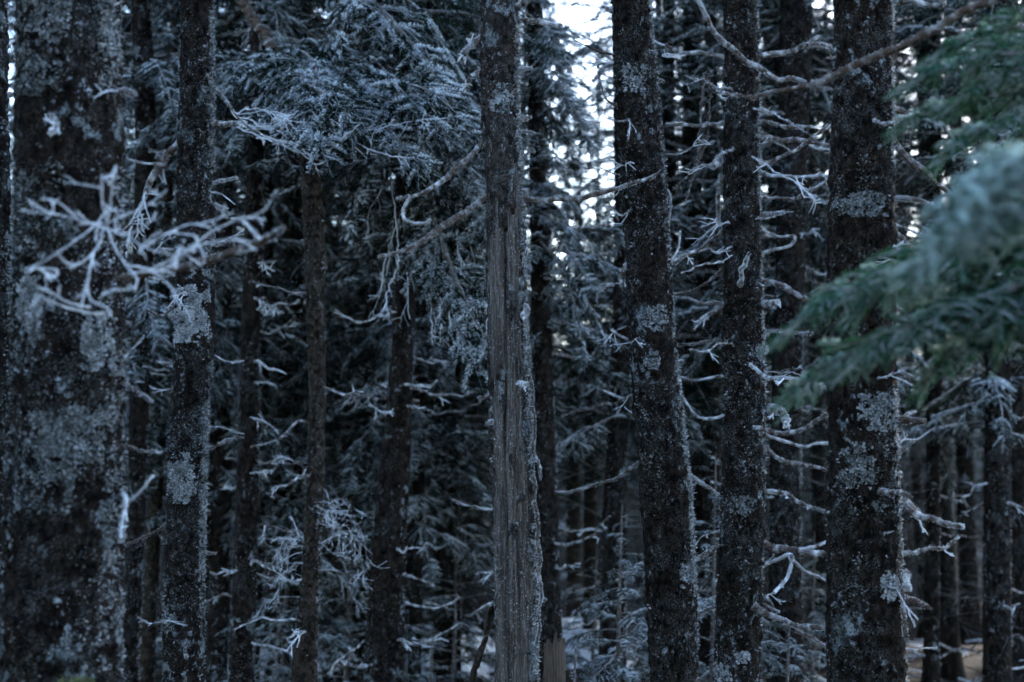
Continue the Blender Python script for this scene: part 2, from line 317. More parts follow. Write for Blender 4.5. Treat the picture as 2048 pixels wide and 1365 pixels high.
# ------------------------------------------------------------------ the trunks that stand out one by one
def make_trunk(name, edges, Y, label, mat='bark', group=None, top=11.5, n=72, dz=0.011, seed=1, rough=1.0, flakes=1.0, rim=1.0, bare=None, leanout=1.0, broken=False):
    E = sorted(edges, key=lambda e: -e[0]); zc, xc, rc = [], [], []
    for py, xl, xr in E:
        a, b = at(xl, py, Y), at(xr, py, Y); zc.append(a[2]); xc.append((a[0] + b[0]) / 2); rc.append((b[0] - a[0]) / 2)
    zc, xc, rc = map(np.array, (zc, xc, rc)); gz = float(ground_z(xc[0], Y))
    sl0 = (xc[1] - xc[0]) / (zc[1] - zc[0]) * 0.5; sl1 = (xc[-1] - xc[-2]) / (zc[-1] - zc[-2]) * 0.6 * leanout
    ztop = max(top, zc[-1] + (0.15 if broken else 1.1))
    zk = np.concatenate([[gz - 0.15], zc, [(zc[-1] + ztop) / 2 if broken else zc[-1] + 1.0, ztop]])
    xk = np.concatenate([[xc[0] - sl0 * (zc[0] - gz)], xc, [xc[-1] + sl1, xc[-1] + sl1 * 1.0 + 0.02 * (ztop - zc[-1])]])
    rk = np.concatenate([[rc[0] * 1.05], rc, [rc[-1] * 0.92, rc[-1] * 0.5 if broken else 0.012]])
    zs = np.concatenate([np.arange(gz - 0.15, zc[0] - 0.1, 0.04), np.arange(zc[0] - 0.1, zc[-1] + 0.12, dz), np.arange(zc[-1] + 0.14, ztop, 0.12)])
    def sm(y):
        v = np.interp(zs, zk, y); w = 0
        for o in np.linspace(-0.12, 0.12, 9): w = w + np.interp(zs + o, zk, y)
        return np.where((zs > zk[0] + 0.2) & (zs < ztop - 0.2), w / 9, v)
    X, R = sm(xk), sm(rk); R = R * (1 + 0.55 * np.exp(-(zs - gz) / 0.12))
    th = np.linspace(0, 2 * math.pi, n, endpoint=False); c, s_ = np.cos(th), np.sin(th)
    rg = np.random.default_rng(seed); off = rg.uniform(0, 50, 3)
    base = np.stack([X[:, None] + R[:, None] * c, Y + R[:, None] * s_, np.broadcast_to(zs[:, None], (len(zs), n))], -1)
    q = base + off
    lump = (fbm(q * np.array([9, 9, 5]), 3, seed) - 0.5) * 0.030; plate = (np.abs(fbm(q * np.array([55, 55, 38]), 3, seed + 9) - 0.5) * 2) * 0.018
    grit = (vnoise(q * 130, seed + 4) - 0.5) * 0.006
    sc = min(1.5, max(0.45, float(rc.mean()) / 0.08)); disp = (lump * 0.55 * sc + (plate + grit - 0.004) * rough * min(1, sc))
    att = np.ones(disp.shape)
    if bare is not None:
        k, groove = bare(base, np.broadcast_to(th[None, :], disp.shape), np.broadcast_to(zs[:, None], disp.shape)); tw = np.stack([q[..., 0] + 0.05 * q[..., 2], q[..., 1], q[..., 2]], -1); wood = (fbm(tw * np.array([85, 85, 6]), 4, seed + 2) - 0.5) * 0.008 + (fbm(q * np.array([18, 18, 7]), 2, seed + 6) - 0.5) * 0.012 - 0.006
        disp = disp * k + wood * (1 - k) + groove; att = k
    P = np.stack([X[:, None] + (R[:, None] + disp) * c, Y + (R[:, None] + disp) * s_, np.broadcast_to(zs[:, None], disp.shape)], -1)
    i, j = np.meshgrid(np.arange(len(zs) - 1), np.arange(n), indexing='ij'); jj = (j + 1) % n
    F = np.stack([i * n + j, i * n + jj, (i + 1) * n + jj, (i + 1) * n + j], -1).reshape(-1, 4)
    loc = np.array([xk[0], Y, gz]); root = empty(name, loc); tag(root, label, 'tree', group)
    mb = MB(); mb.add(P.reshape(-1, 3), F, att.ravel()); mb.build('trunk', M[mat], root, loc, smooth=True)
    # tufts of rimed lichen and lifted bark scales
    if flakes:
        z0, z1 = zc[0] - 0.1, zc[-1] + 0.1; cl = int(flakes * 520 * (z1 - z0) * (rc.mean() / 0.08)); fz = rg.uniform(z0, z1, cl * 3)
        ft = np.where(rg.random(cl * 3) < 0.25 * rim, rg.normal(-0.15, 0.35, cl * 3), rg.uniform(-math.pi, 0.0, cl * 3) + rg.normal(0, 0.3, cl * 3))
        def surf(z, t):
            x, r = np.interp(z, zs, X), np.interp(z, zs, R); return np.stack([x + r * np.cos(t), Y + r * np.sin(t), z], -1)
        sp = surf(fz, ft) + off; keep = fbm(sp * np.array([8, 8, 5]), 3, seed + 21) + 0.10 * rim * (np.cos(ft) > 0.8) + 0.35 * (vnoise(sp * 42, seed + 5) - 0.5) + 0.5 * np.minimum(0, fbm(sp * np.array([3.5, 3.5, 2.5]), 2, seed + 31) - 0.5) > 0.555
        if bare is not None:
            kk = bare(surf(fz, ft), ft, fz)[0]
            keep &= (kk > 0.5) | (rg.random(len(fz)) < 0.14)
        fz, ft = fz[keep][:cl], ft[keep][:cl]; per = 8; spread = np.repeat(rg.uniform(0.002, 0.009, len(fz)) , per)
        z = np.repeat(fz, per) + rg.normal(0, 1, len(fz) * per) * spread; t = np.repeat(ft, per) + rg.normal(0, 1, len(fz) * per) * spread / float(rc.mean())
        p = surf(z, t); nrm = np.stack([np.cos(t), np.sin(t), 0 * t], -1); k = len(p)
        d = unit(nrm * rg.uniform(0.1, 1.0, (k, 1)) + rg.normal(0, 0.6, (k, 3))); sd = unit(np.cross(d, rg.normal(0, 1, (k, 3))))
        l = rg.uniform(0.0025, 0.007, (k, 1)) * rg.choice([0.8, 1.0, 1.7], (k, 1)); w = rg.uniform(0.001, 0.003, (k, 1)); p = p - nrm * 0.003
        tip = p + d * l; t2 = tip + nrm * l * rg.normal(0, 0.5, (k, 1))
        V = np.stack([p - sd * w, p + sd * w, t2 + sd * w * 1.3, tip - sd * w * 1.3], 1).reshape(-1, 3)
        fr = np.repeat(rg.uniform(0.0, 0.5, len(fz)), per) + rg.normal(0, 0.12, k) + 0.22 * (np.cos(t) > 0.75)
        mb = MB(); mb.add(V, np.arange(4 * k).reshape(-1, 4), np.stack([fr * 0.4, fr * 0.4, fr, fr], 1).ravel())
        o = mb.build('lichen', M['flake'], root, loc); o['kind'] = 'stuff'
    return dict(root=root, loc=loc, Y=Y, X=lambda z: float(np.interp(z, zs, X)), R=lambda z: float(np.interp(z, zs, R)), top=ztop)

def branch(T, pts, r, Y=None, frost=0.45, fz=1.0, twigs=0, tl=0.12, mat='twig', name='branch', lump=0.12, seed=None, droop=0.0, fl=None, kink=0.0045):
    """one branch of tree T through photograph pixels at its own distance; r in pixels (base, tip)"""
    sd = seed if seed is not None else int(abs(pts[0][0] * 7 + pts[0][1] * 13 + pts[-1][0]) % 9973); rg = np.random.default_rng(sd)
    Y0, Y1 = (T['Y'], T['Y'] + rg.uniform(-0.18, 0.1)) if Y is None else (Y if isinstance(Y, tuple) else (Y, Y))
    k = np.linspace(0, 1, len(pts)); P = np.array([at(x, y, Y0 + (Y1 - Y0) * q) for (x, y), q in zip(pts, k)])
    P = resample(P, 0.014); n = len(P); s = np.linspace(0, 1, n); sc = Y0 / FPX
    kn = max(3, n // 3); kk = rg.normal(0, 1, (kn, 3)) * kink; kk[0] = 0; wob = np.stack([np.interp(s, np.linspace(0, 1, kn), kk[:, q]) for q in range(3)], 1); P = P + wob + rg.normal(0, 0.0006, (n, 3)) * (s > 0)[:, None]
    R = (r[0] + (r[1] - r[0]) * s) * 0.62 * sc * (1 + 0.15 * np.sin(s * 9 + sd)); R[0] *= 1.25
    mb = MB(); tube(mb, P, R, 8, np.clip((frost if name == 'rimed_twig' else frost * 0.55) + rg.normal(0, 0.12, n), 0, 1), 0, lump, rg)
    L = np.linalg.norm(np.diff(P, axis=0), axis=1).sum()
    if fz: fuzz(mb, P, R, int(L * 1500 * fz), fl or min(0.0036, 0.0014 + 0.45 * R[0]), 0.0016, 0, rg, (0.1, 0.85))
    for q in range(twigs):
        u = rg.uniform(0.2, 0.98); i = min(n - 2, int(u * n)); t = unit(P[i + 1] - P[i]); l = tl * rg.uniform(0.35, 1.2)
        d = unit(t * 0.9 + rg.normal(0, 0.48, 3) + np.array([0, 0, -0.25 - droop])); e = rg.normal(0, 0.35, 3) + np.array([0, 0, -droop]); v = np.linspace(0, 1, 9)[:, None]
        W = P[i] + d * l * v + e * l * v ** 2 * 0.5 + rg.normal(0, 0.022 * l, (9, 3)) * v; rr = min(0.0032, max(0.0009, R[i] * 0.5)); tf = min(0.85, frost + 0.25); tube(mb, W, np.linspace(rr, rr * 0.4, 9), 5, tf, 0, 0.15, rg)
        fuzz(mb, W, rr, int(l * 1300 * max(fz, 0.4)), 0.0020, 0.0015, 0, rg)
        for q2 in range(rg.integers(1, 4)):
            j = rg.integers(2, 8); d2 = unit(d + rg.normal(0, 0.7, 3)); W2 = W[j] + d2 * l * 0.45 * v[::2] + e * l * 0.2 * v[::2] ** 2
            tube(mb, W2, np.linspace(rr * 0.7, rr * 0.5, 5), 4, tf, 0, 0.12, rg); fuzz(mb, W2, rr * 0.7, int(l * 500), 0.0018, 0.0014, 0, rg)
    o = mb.build(name, M[mat], T['root'], T['loc']); return o

# --- T0: sliver at the picture's edge
T0 = make_trunk('spruce_tree', [(0, -60, 12), (700, -50, 22), (1365, -60, 12)], 5.6, 'narrow strip of lichened trunk cut off by the left picture edge', 'bark_lichen', seed=40, flakes=1.0)
branch(T0, [(10, 190), (25, 186), (42, 182)], (9, 7)); branch(T0, [(18, 555), (32, 560), (60, 545)], (3, 2)); branch(T0, [(5, 800), (30, 802)], (3, 2))
# --- T1: thick lichened trunk
T1 = make_trunk('spruce_tree', [(0, 38, 236), (350, 34, 242), (700, 30, 245), (1050, 18, 244), (1365, 5, 240)], 3.7,
                'thickest trunk, blotched with grey lichen, at the left', 'bark_lichen', seed=11, n=100, dz=0.010, flakes=1.4, rim=0.8, rough=1.2)
branch(T1, [(236, 186), (252, 184), (268, 186)], (13, 9), frost=0.3, twigs=1)
branch(T1, [(242, 762), (262, 775), (290, 792), (308, 806)], (5, 3), frost=0.25); branch(T1, [(242, 722), (262, 705), (280, 688), (294, 668)], (3, 2), frost=0.6)
branch(T1, [(240, 1015), (262, 1000), (282, 982), (299, 954)], (5, 3), frost=0.8); branch(T1, [(238, 890), (280, 898), (330, 906)], (4, 3), frost=0.3)
branch(T1, [(80, 205), (95, 225), (110, 250), (100, 268)], (11, 6), Y=(3.62, 3.5), frost=0.5, fz=3, twigs=4, tl=0.04)
branch(T1, [(240, 980), (252, 1000), (246, 1040), (240, 1080)], (6, 4), frost=0.9, twigs=3, tl=0.04)
# fine rimed twigs of a branch that points at the camera, in front of the thick trunk
YF = 2.95
for pts, r in [([(213, 450), (222, 400), (228, 345), (232, 330)], (6, 5)), ([(213, 440), (205, 400), (203, 352)], (6, 5)),
               ([(205, 448), (160, 440), (120, 405), (84, 398)], (6, 5)), ([(205, 455), (150, 437), (90, 428), (40, 420)], (5, 4)),
               ([(208, 455), (192, 495), (155, 528), (128, 520), (114, 500)], (6, 6)), ([(213, 455), (232, 500), (262, 540), (276, 560), (262, 578), (224, 580)], (6, 6)),
               ([(188, 505), (178, 550), (182, 600), (218, 622), (216, 634)], (6, 6)), ([(210, 628), (170, 625), (120, 610), (70, 590)], (6, 6)),
               ([(180, 615), (140, 608), (90, 580)], (5, 4)), ([(215, 445), (262, 425), (300, 408), (330, 380)], (5, 4)), ([(212, 440), (215, 420), (170, 470), (95, 520), (50, 535)], (5, 5)),
               ([(250, 530), (300, 540), (350, 580)], (5, 4)), ([(220, 460), (250, 470), (300, 500), (352, 515)], (4, 3)),
               ([(268, 545), (340, 535), (400, 480), (470, 440), (520, 425), (556, 380)], (5, 5)), ([(300, 540), (380, 500), (440, 482), (492, 482)], (5, 4)),
               ([(280, 500), (330, 470), (380, 470), (400, 478)], (4, 4)), ([(330, 470), (380, 450), (420, 452)], (4, 4)), ([(340, 535), (360, 500), (390, 505)], (4, 3)),
               ([(60, 540), (90, 535), (115, 545), (100, 560)], (5, 5)), ([(230, 440), (240, 470), (290, 455), (305, 440)], (4, 3))]:
    branch(T1, pts, (r[0] * 0.44, r[1] * 0.22), Y=(YF + 0.1, YF - 0.1), frost=0.6, fz=1.0, twigs=2, tl=0.06, name='rimed_twig', lump=0.2, fl=0.0016, kink=0.0018)
branch(T1, [(243, 560), (290, 548), (360, 536), (440, 515), (510, 487), (545, 468), (566, 455)], (15, 8), Y=(3.6, 3.0), frost=0.1, fz=0.35, kink=0.003)
branch(T1, [(520, 480), (500, 460), (478, 440)], (5, 4), Y=3.05, frost=0.9)

# --- T2
T2 = make_trunk('spruce_tree', [(0, 362, 427), (350, 356, 428), (650, 352, 430), (900, 338, 414), (1150, 330, 408), (1365, 325, 406)], 5.6,
                'trunk with a large pale oval lichen patch halfway up', 'bark_lichen', seed=12, flakes=2.2, rim=1.6)
branch(T2, [(425, 255), (455, 250), (490, 248)], (13, 7), twigs=4, tl=0.05, fz=2); branch(T2, [(425, 368), (445, 362), (470, 358)], (5, 3), fz=2)
branch(T2, [(425, 408), (440, 414), (456, 420)], (7, 4), fz=2); branch(T2, [(410, 898), (440, 890), (484, 873)], (4, 3), frost=0.4)
branch(T2, [(360, 285), (330, 315), (300, 370), (270, 430), (245, 462)], (14, 5), frost=0.35, fz=3, twigs=10, tl=0.12, droop=0.3)
branch(T2, [(335, 330), (300, 328), (270, 322), (252, 318)], (5, 3), frost=0.5); branch(T2, [(335, 1048), (300, 1068), (246, 1092)], (4, 3), frost=0.15, fz=0.6)
branch(T2, [(405, 1100), (418, 1108), (427, 1108)], (5, 3), fz=2); branch(T2, [(355, 610), (320, 630), (290, 622)], (5, 3), frost=0.2); branch(T2, [(352, 500), (338, 505), (320, 500)], (6, 4))
branch(T2, [(430, 176), (460, 215), (490, 250), (520, 268)], (5, 3), twigs=4)
# --- T3
T3 = make_trunk('spruce_tree', [(0, 505, 532), (400, 492, 525), (700, 482, 520), (1000, 472, 516), (1365, 455, 508)], 7.6,
                'dark upright trunk just right of the pale-patched trunk, ringed by short dead twigs', 'bark', seed=13, n=48, dz=0.02, flakes=0.5)
branch(T3, [(450, -40), (512, 45), (556, 115), (604, 195), (640, 260)], (22, 9), Y=(7.0, 6.8), frost=0.1, fz=0.5, twigs=8, tl=0.2, droop=0.4)
# --- T4: thin dead brown stem
T4 = make_trunk('dead_spruce', [(300, 600, 636), (450, 606, 650), (620, 612, 650), (800, 620, 652), (1000, 612, 646), (1150, 605, 640), (1365, 580, 634)], 6.3,
                'thin bent dead stem of brown barkless wood with a spray of rimed twigs', 'brown_wood', seed=14, n=48, dz=0.014, flakes=0.5, top=2.95, broken=True)
# --- T5, T6
T5 = make_trunk('spruce_tree', [(500, 735, 757), (700, 730, 752), (1000, 722, 750), (1365, 716, 748)], 9.2, 'slim dark trunk between the thin bent stem and the dark flaring trunk', 'bark', seed=15, n=32, dz=0.03, flakes=0.3)
T6 = make_trunk('spruce_tree', [(0, 795, 835), (300, 792, 832), (680, 785, 830), (900, 765, 820), (1100, 745, 812), (1365, 722, 806)], 7.4,
                'dark trunk flaring towards its foot, under drooping frosted boughs', 'bark', seed=16, n=56, dz=0.016, flakes=0.7)
T6B = make_trunk('spruce_tree', [(600, 838, 858), (900, 828, 850), (1365, 815, 842)], 8.8, 'slim black trunk close behind the right side of the flaring trunk', 'bark', seed=17, n=32, dz=0.03, flakes=0.3)
T6C = make_trunk('spruce_tree', [(1100, 897, 922), (1365, 895, 922)], 9.6, 'short stretch of black trunk standing before the snow patch', 'bark', seed=18, n=32, dz=0.03, flakes=0.3)
# --- T7: the snag
ZB = float(at(1000, 388, 5.0)[2])
def snag_bare(p, th, z):
    nz = fbm(np.asarray(p) * np.array([26, 26, 7]), 3, 77) - 0.5; c = np.cos(th)
    below = sstep(ZB + 0.06, ZB - 0.02, z + nz * 0.75 + 0.10 * (np.abs(c + 0.1) < 0.25))
    strip = sstep(0.72, 0.82, c + nz * 0.9) + sstep(0.92, 1.0, -c + nz * 0.9) + sstep(0.25, 0.5, np.sin(th))
    isl = sstep(0.66, 0.72, fbm(np.asarray(p) * np.array([24, 24, 9]), 3, 81)); k = np.clip(1 - below + strip + isl, 0, 1)
    cc = np.interp(z, [0.9, 1.49, 2.0, 2.4], [-0.38, -0.35, -0.06, 0.0]); g = np.abs(np.cos(th) - cc)
    front = np.sin(th) < 0; groove = -0.020 * np.exp(-(g / 0.06) ** 2) * front * (z < ZB - 0.05)
    g2 = np.abs(np.cos(th) - cc - 0.62 - 0.05 * np.sin(z * 9)); groove = groove - 0.012 * np.exp(-(g2 / 0.06) ** 2) * front * (z < ZB - 0.3)
    return k, groove * (1 - k)
T7 = make_trunk('dead_spruce', [(0, 962, 1036), (200, 960, 1036), (385, 970, 1046), (680, 975, 1056), (1000, 983, 1068), (1365, 990, 1076)], 5.0,
                'grey snag in the middle, its bark gone below a ragged edge', 'snag', seed=19, n=140, dz=0.010, flakes=3.0, rim=1.8, bare=snag_bare, top=6.5)
for pts, r, kw in [([(964, 288), (935, 318), (880, 366), (838, 390), (792, 400)], (10, 5), dict(Y=(5.0, 4.8), frost=0.3, fz=1.1, kink=0.002)), ([(822, 393), (809, 418), (812, 440), (842, 447), (860, 437)], (5, 4), dict(Y=(4.81, 4.78), frost=0.7)),
                   ([(972, 398), (930, 425), (880, 460), (830, 490), (757, 516)], (13, 6), dict(Y=(5.0, 4.75), frost=0.3, fz=1.1, kink=0.002)), ([(1042, 398), (1080, 402), (1150, 397), (1220, 380), (1322, 348)], (10, 4), dict(Y=(5.0, 4.85), frost=0.3, fz=1.2, kink=0.003)),
                   ([(1034, 38), (1070, 46), (1110, 52), (1126, 52)], (8, 6), dict(fz=2)), ([(1025, 20), (1045, 8), (1070, -12)], (13, 9), dict()),
                   ([(966, 78), (940, 92), (926, 112)], (15, 8), dict(fz=4, twigs=6, tl=0.05)), ([(964, 146), (942, 156), (929, 166)], (10, 5), dict(fz=3, twigs=3, tl=0.04)),
                   ([(1030, 142), (1060, 137)], (8, 4), dict(fz=2)), ([(1035, 242), (1062, 234)], (11, 7), dict(fz=2)), ([(1035, 262), (1070, 268)], (5, 3), dict(fz=2, twigs=2, tl=0.03)),
                   ([(1038, 385), (1056, 383)], (8, 5), dict(fz=2)), ([(984, 795), (966, 795), (952, 799)], (7, 5), dict(frost=0.1, fz=0.3)),
                   ([(990, 1020), (960, 1018), (930, 1010), (912, 1000)], (4, 3), dict()), ([(992, 1205), (968, 1214), (949, 1224)], (7, 2), dict(frost=0.4, fz=0.3)),
                   ([(1066, 900), (1076, 922), (1084, 960)], (4, 3), dict(twigs=2, tl=0.03)), ([(1070, 1192), (1089, 1196)], (9, 4), dict(fz=3)),
                   ([(1030, 768), (1052, 770)], (8, 6), dict(fz=3, twigs=3, tl=0.03)), ([(1040, 600), (1050, 625), (1046, 640)], (12, 8), dict(fz=5, twigs=4, tl=0.03)),
                   ([(1052, 690), (1062, 780), (1068, 850), (1064, 900)], (5, 4), dict(fz=2, frost=0.15, lump=0.3)), ([(1066, 920), (1072, 1000), (1074, 1080), (1078, 1150), (1074, 1290)], (6, 4), dict(fz=2.5, frost=0.15, lump=0.3)),
                   ([(1043, 470), (1052, 500), (1050, 540)], (3, 3), dict(fz=2)), ([(980, 625), (970, 628)], (14, 8), dict(fz=5)), ([(988, 840), (978, 850)], (8, 5), dict(fz=3))]:
    branch(T7, pts, r, **kw)
branch(T7, [(986, 1208), (974, 1258), (957, 1318), (936, 1385)], (9, 10), Y=(5.05, 5.2), frost=0.15, fz=0.4, mat='brown_wood', kink=0.002)
# --- T8: leaning trunk
T8 = make_trunk('spruce_tree', [(0, 1222, 1300), (150, 1230, 1312), (300, 1240, 1328), (500, 1250, 1338), (680, 1258, 1350), (1000, 1283, 1385), (1365, 1302, 1398)], 5.2,
                'trunk leaning to the left at its top, right of the grey snag', 'bark', seed=20, n=84, dz=0.009, flakes=2.3, rim=1.7)
for pts, r, kw in [([(1282, 925), (1240, 950), (1170, 978), (1110, 984)], (5, 3), dict(frost=0.35)), ([(1304, 1215), (1272, 1225), (1253, 1236)], (7, 3), dict(frost=0.4)),
                   ([(1372, 945), (1400, 965), (1440, 988)], (8, 4), dict(fz=2)), ([(1310, 165), (1326, 160)], (7, 4), dict(fz=2)), ([(1338, 528), (1358, 500), (1362, 456)], (3, 3), dict(frost=0.9)),
                   ([(1340, 526), (1362, 515), (1390, 502)], (5, 3), dict(twigs=2, tl=0.04)), ([(1345, 722), (1366, 726)], (6, 4), dict(fz=2)), ([(1262, 682), (1240, 672), (1222, 660)], (4, 3), dict(frost=0.7)),
                   ([(1322, 366), (1338, 392), (1340, 450)], (3, 3), dict(frost=0.8)), ([(1232, 110), (1190, 98), (1148, 80)], (4, 2), dict(frost=0.05, fz=0.3)), ([(1238, 215), (1212, 200), (1200, 168)], (4, 2), dict(frost=0.1)),
                   ([(1226, 20), (1214, 18)], (9, 6), dict(fz=3)), ([(1260, 530), (1246, 545), (1250, 560)], (14, 9), dict(fz=5, twigs=3, tl=0.03)), ([(1248, 800), (1232, 790), (1208, 782)], (4, 2), dict(frost=0.8))]:
    branch(T8, pts, r, **kw)
# --- T9
T9 = make_trunk('spruce_tree', [(0, 1447, 1514), (400, 1446, 1520), (800, 1447, 1530), (1100, 1440, 1528), (1365, 1428, 1516)], 5.6,
                'trunk bearing many frosted bare side branches, beside the stout trunk', 'bark', seed=21, n=80, dz=0.010, flakes=1.6, rim=1.3)
for pts, r, kw in [([(1452, 245), (1400, 252), (1330, 248)], (8, 5), dict()), ([(1455, 118), (1400, 105), (1365, 110), (1328, 90)], (8, 5), dict(twigs=3)), ([(1445, 465), (1400, 500), (1350, 530)], (6, 4), dict(frost=0.25)),
                   ([(1445, 540), (1395, 578), (1352, 592)], (5, 3), dict(frost=0.2)), ([(1455, 612), (1400, 606), (1352, 588)], (6, 4), dict()), ([(1440, 618), (1410, 635), (1386, 660)], (7, 3), dict(twigs=3, tl=0.05)),
                   ([(1450, 683), (1400, 690), (1352, 694)], (5, 3), dict(frost=0.3)), ([(1452, 752), (1400, 757), (1356, 752)], (4, 3), dict(frost=0.7)), ([(1460, 830), (1422, 838), (1386, 822), (1366, 795)], (5, 3), dict(frost=0.75)),
                   ([(1442, 1095), (1412, 1108), (1388, 1122)], (8, 5), dict(frost=0.1)), ([(1445, 1210), (1415, 1220), (1398, 1226)], (6, 4), dict(frost=0.15)), ([(1425, 140), (1420, 220), (1410, 295), (1380, 345), (1348, 379)], (4, 3), dict(frost=0.1, fz=0.4)),
                   ([(1412, 150), (1400, 240), (1395, 330), (1370, 400)], (4, 3), dict(frost=0.1, fz=0.4)), ([(1440, 320), (1425, 335)], (14, 8), dict(fz=4)), ([(1444, 350), (1436, 400), (1438, 450)], (8, 5), dict(fz=3)),
                   ([(1508, 115), (1560, 106), (1610, 92), (1632, 76), (1640, 74)], (11, 5), dict(twigs=4, tl=0.05)), ([(1615, 92), (1640, 88), (1664, 98)], (6, 5), dict(twigs=2, tl=0.05)),
                   ([(1512, 245), (1540, 246), (1580, 256), (1622, 257)], (8, 4), dict(twigs=2, tl=0.03)), ([(1512, 278), (1600, 280), (1660, 292)], (8, 6), dict()), ([(1500, 334), (1560, 318), (1605, 290), (1660, 250)], (6, 4), dict(twigs=2, tl=0.06)),
                   ([(1518, 342), (1565, 354), (1655, 352)], (5, 4), dict(frost=0.7, twigs=5, tl=0.12)), ([(1516, 396), (1590, 394), (1655, 360)], (5, 4), dict(twigs=1)), ([(1512, 432), (1545, 428), (1570, 424)], (10, 4), dict(fz=2, twigs=2, tl=0.03)),
                   ([(1518, 455), (1555, 474), (1588, 474), (1560, 500), (1520, 505)], (4, 4), dict(frost=0.7)), ([(1480, 570), (1488, 535), (1498, 510)], (7, 4), dict(Y=(5.5, 5.25), fz=3)), ([(1520, 562), (1560, 572), (1612, 597)], (9, 8), dict()),
                   ([(1518, 608), (1552, 606)], (13, 11), dict(fz=4, twigs=4, tl=0.03)), ([(1516, 665), (1570, 665), (1622, 668)], (5, 4), dict(twigs=4, tl=0.03)), ([(1500, 730), (1528, 754), (1580, 758), (1650, 776)], (6, 4), dict(Y=(5.5, 5.3), frost=0.7, twigs=3, tl=0.05)),
                   ([(1528, 820), (1560, 826), (1580, 838)], (18, 12), dict(fz=5, twigs=8, tl=0.05)), ([(1505, 856), (1560, 868), (1610, 856), (1656, 828)], (8, 5), dict(Y=(5.5, 5.4))), ([(1528, 870), (1600, 890), (1658, 885)], (5, 4), dict(frost=0.7)),
                   ([(1530, 893), (1580, 925), (1658, 938)], (8, 5), dict()), ([(1522, 982), (1575, 990), (1600, 1008), (1658, 1026)], (8, 5), dict(twigs=2, tl=0.03)), ([(1520, 1085), (1580, 1098), (1660, 1110)], (13, 7), dict()), ([(1598, 1100), (1630, 1094), (1658, 1082)], (5, 4), dict(frost=0.7)),
                   ([(1522, 1132), (1555, 1120), (1584, 1112), (1572, 1158), (1548, 1184)], (6, 5), dict(frost=0.75, fz=1.5)), ([(1508, 1214), (1570, 1245), (1600, 1254), (1658, 1256)], (10, 6), dict(Y=(5.5, 5.3), frost=0.35)), ([(1520, 1208), (1562, 1226)], (6, 4), dict()),
                   ([(1522, 700), (1534, 700)], (13, 9), dict(fz=4)), ([(1580, 1115), (1620, 1150), (1656, 1165)], (5, 3), dict(frost=0.7)), ([(1590, 1260), (1630, 1285), (1660, 1300)], (5, 4), dict(frost=0.4))]:
    branch(T9, pts, r, **kw)
branch(T9, [(1384, -30), (1415, 45), (1450, 85), (1500, 130), (1550, 155), (1608, 166)], (7, 9), Y=(4.9, 5.0), frost=0.5, fz=2.2, twigs=2, tl=0.05)
# --- T10: stout trunk on the right
T10 = make_trunk('spruce_tree', [(0, 1672, 1785), (400, 1660, 1785), (800, 1656, 1790), (1100, 1654, 1800), (1365, 1654, 1814)], 4.5,
                 'stout dark trunk on the right, speckled with small blue-grey lichen', 'bark', seed=22, n=100, dz=0.010, flakes=1.7, rim=1.1)
for pts, r, kw in [([(1775, 215), (1830, 232), (1872, 236)], (10, 6), dict(frost=0.3, twigs=1)), ([(1780, 275), (1815, 320), (1845, 345), (1902, 384)], (14, 7), dict(frost=0.25)), ([(1775, 395), (1815, 398), (1866, 405)], (10, 4), dict(fz=2)),
                   ([(1782, 455), (1812, 490), (1838, 506)], (9, 4), dict(frost=0.3, twigs=2)), ([(1782, 448), (1830, 465), (1862, 480)], (4, 3), dict()), ([(1772, 840), (1810, 843), (1848, 841)], (14, 9), dict(frost=0.3)),
                   ([(1810, 838), (1826, 824)], (6, 4), dict()), ([(1788, 908), (1826, 882)], (5, 4), dict()), ([(1762, 984), (1790, 985), (1820, 990)], (10, 7), dict(Y=(4.38, 4.2), frost=0.25, fz=0.4)),
                   ([(1795, 990), (1830, 1030), (1870, 1040), (1925, 1058)], (17, 5), dict(frost=0.5, fz=2, twigs=2, tl=0.05)), ([(1795, 990), (1815, 1005), (1838, 1020)], (8, 4), dict()), ([(1792, 1106), (1850, 1100), (1888, 1092), (1922, 1076)], (8, 4), dict(frost=0.45, twigs=1, tl=0.04)),
                   ([(1800, 1196), (1830, 1204), (1856, 1212)], (13, 8), dict(frost=0.2, fz=0.5)), ([(1785, 740), (1840, 755), (1900, 720)], (4, 3), dict(frost=0.7)), ([(1770, 0), (1820, 5), (1890, 10)], (9, 7), dict()),
                   ([(1796, 1030), (1800, 1090), (1806, 1180), (1812, 1280)], (7, 6), dict(fz=2, frost=0.15, lump=0.3)), ([(1810, 1150), (1815, 1180)], (14, 10), dict(fz=5, twigs=4, tl=0.03))]:
    branch(T10, pts, r, **kw)
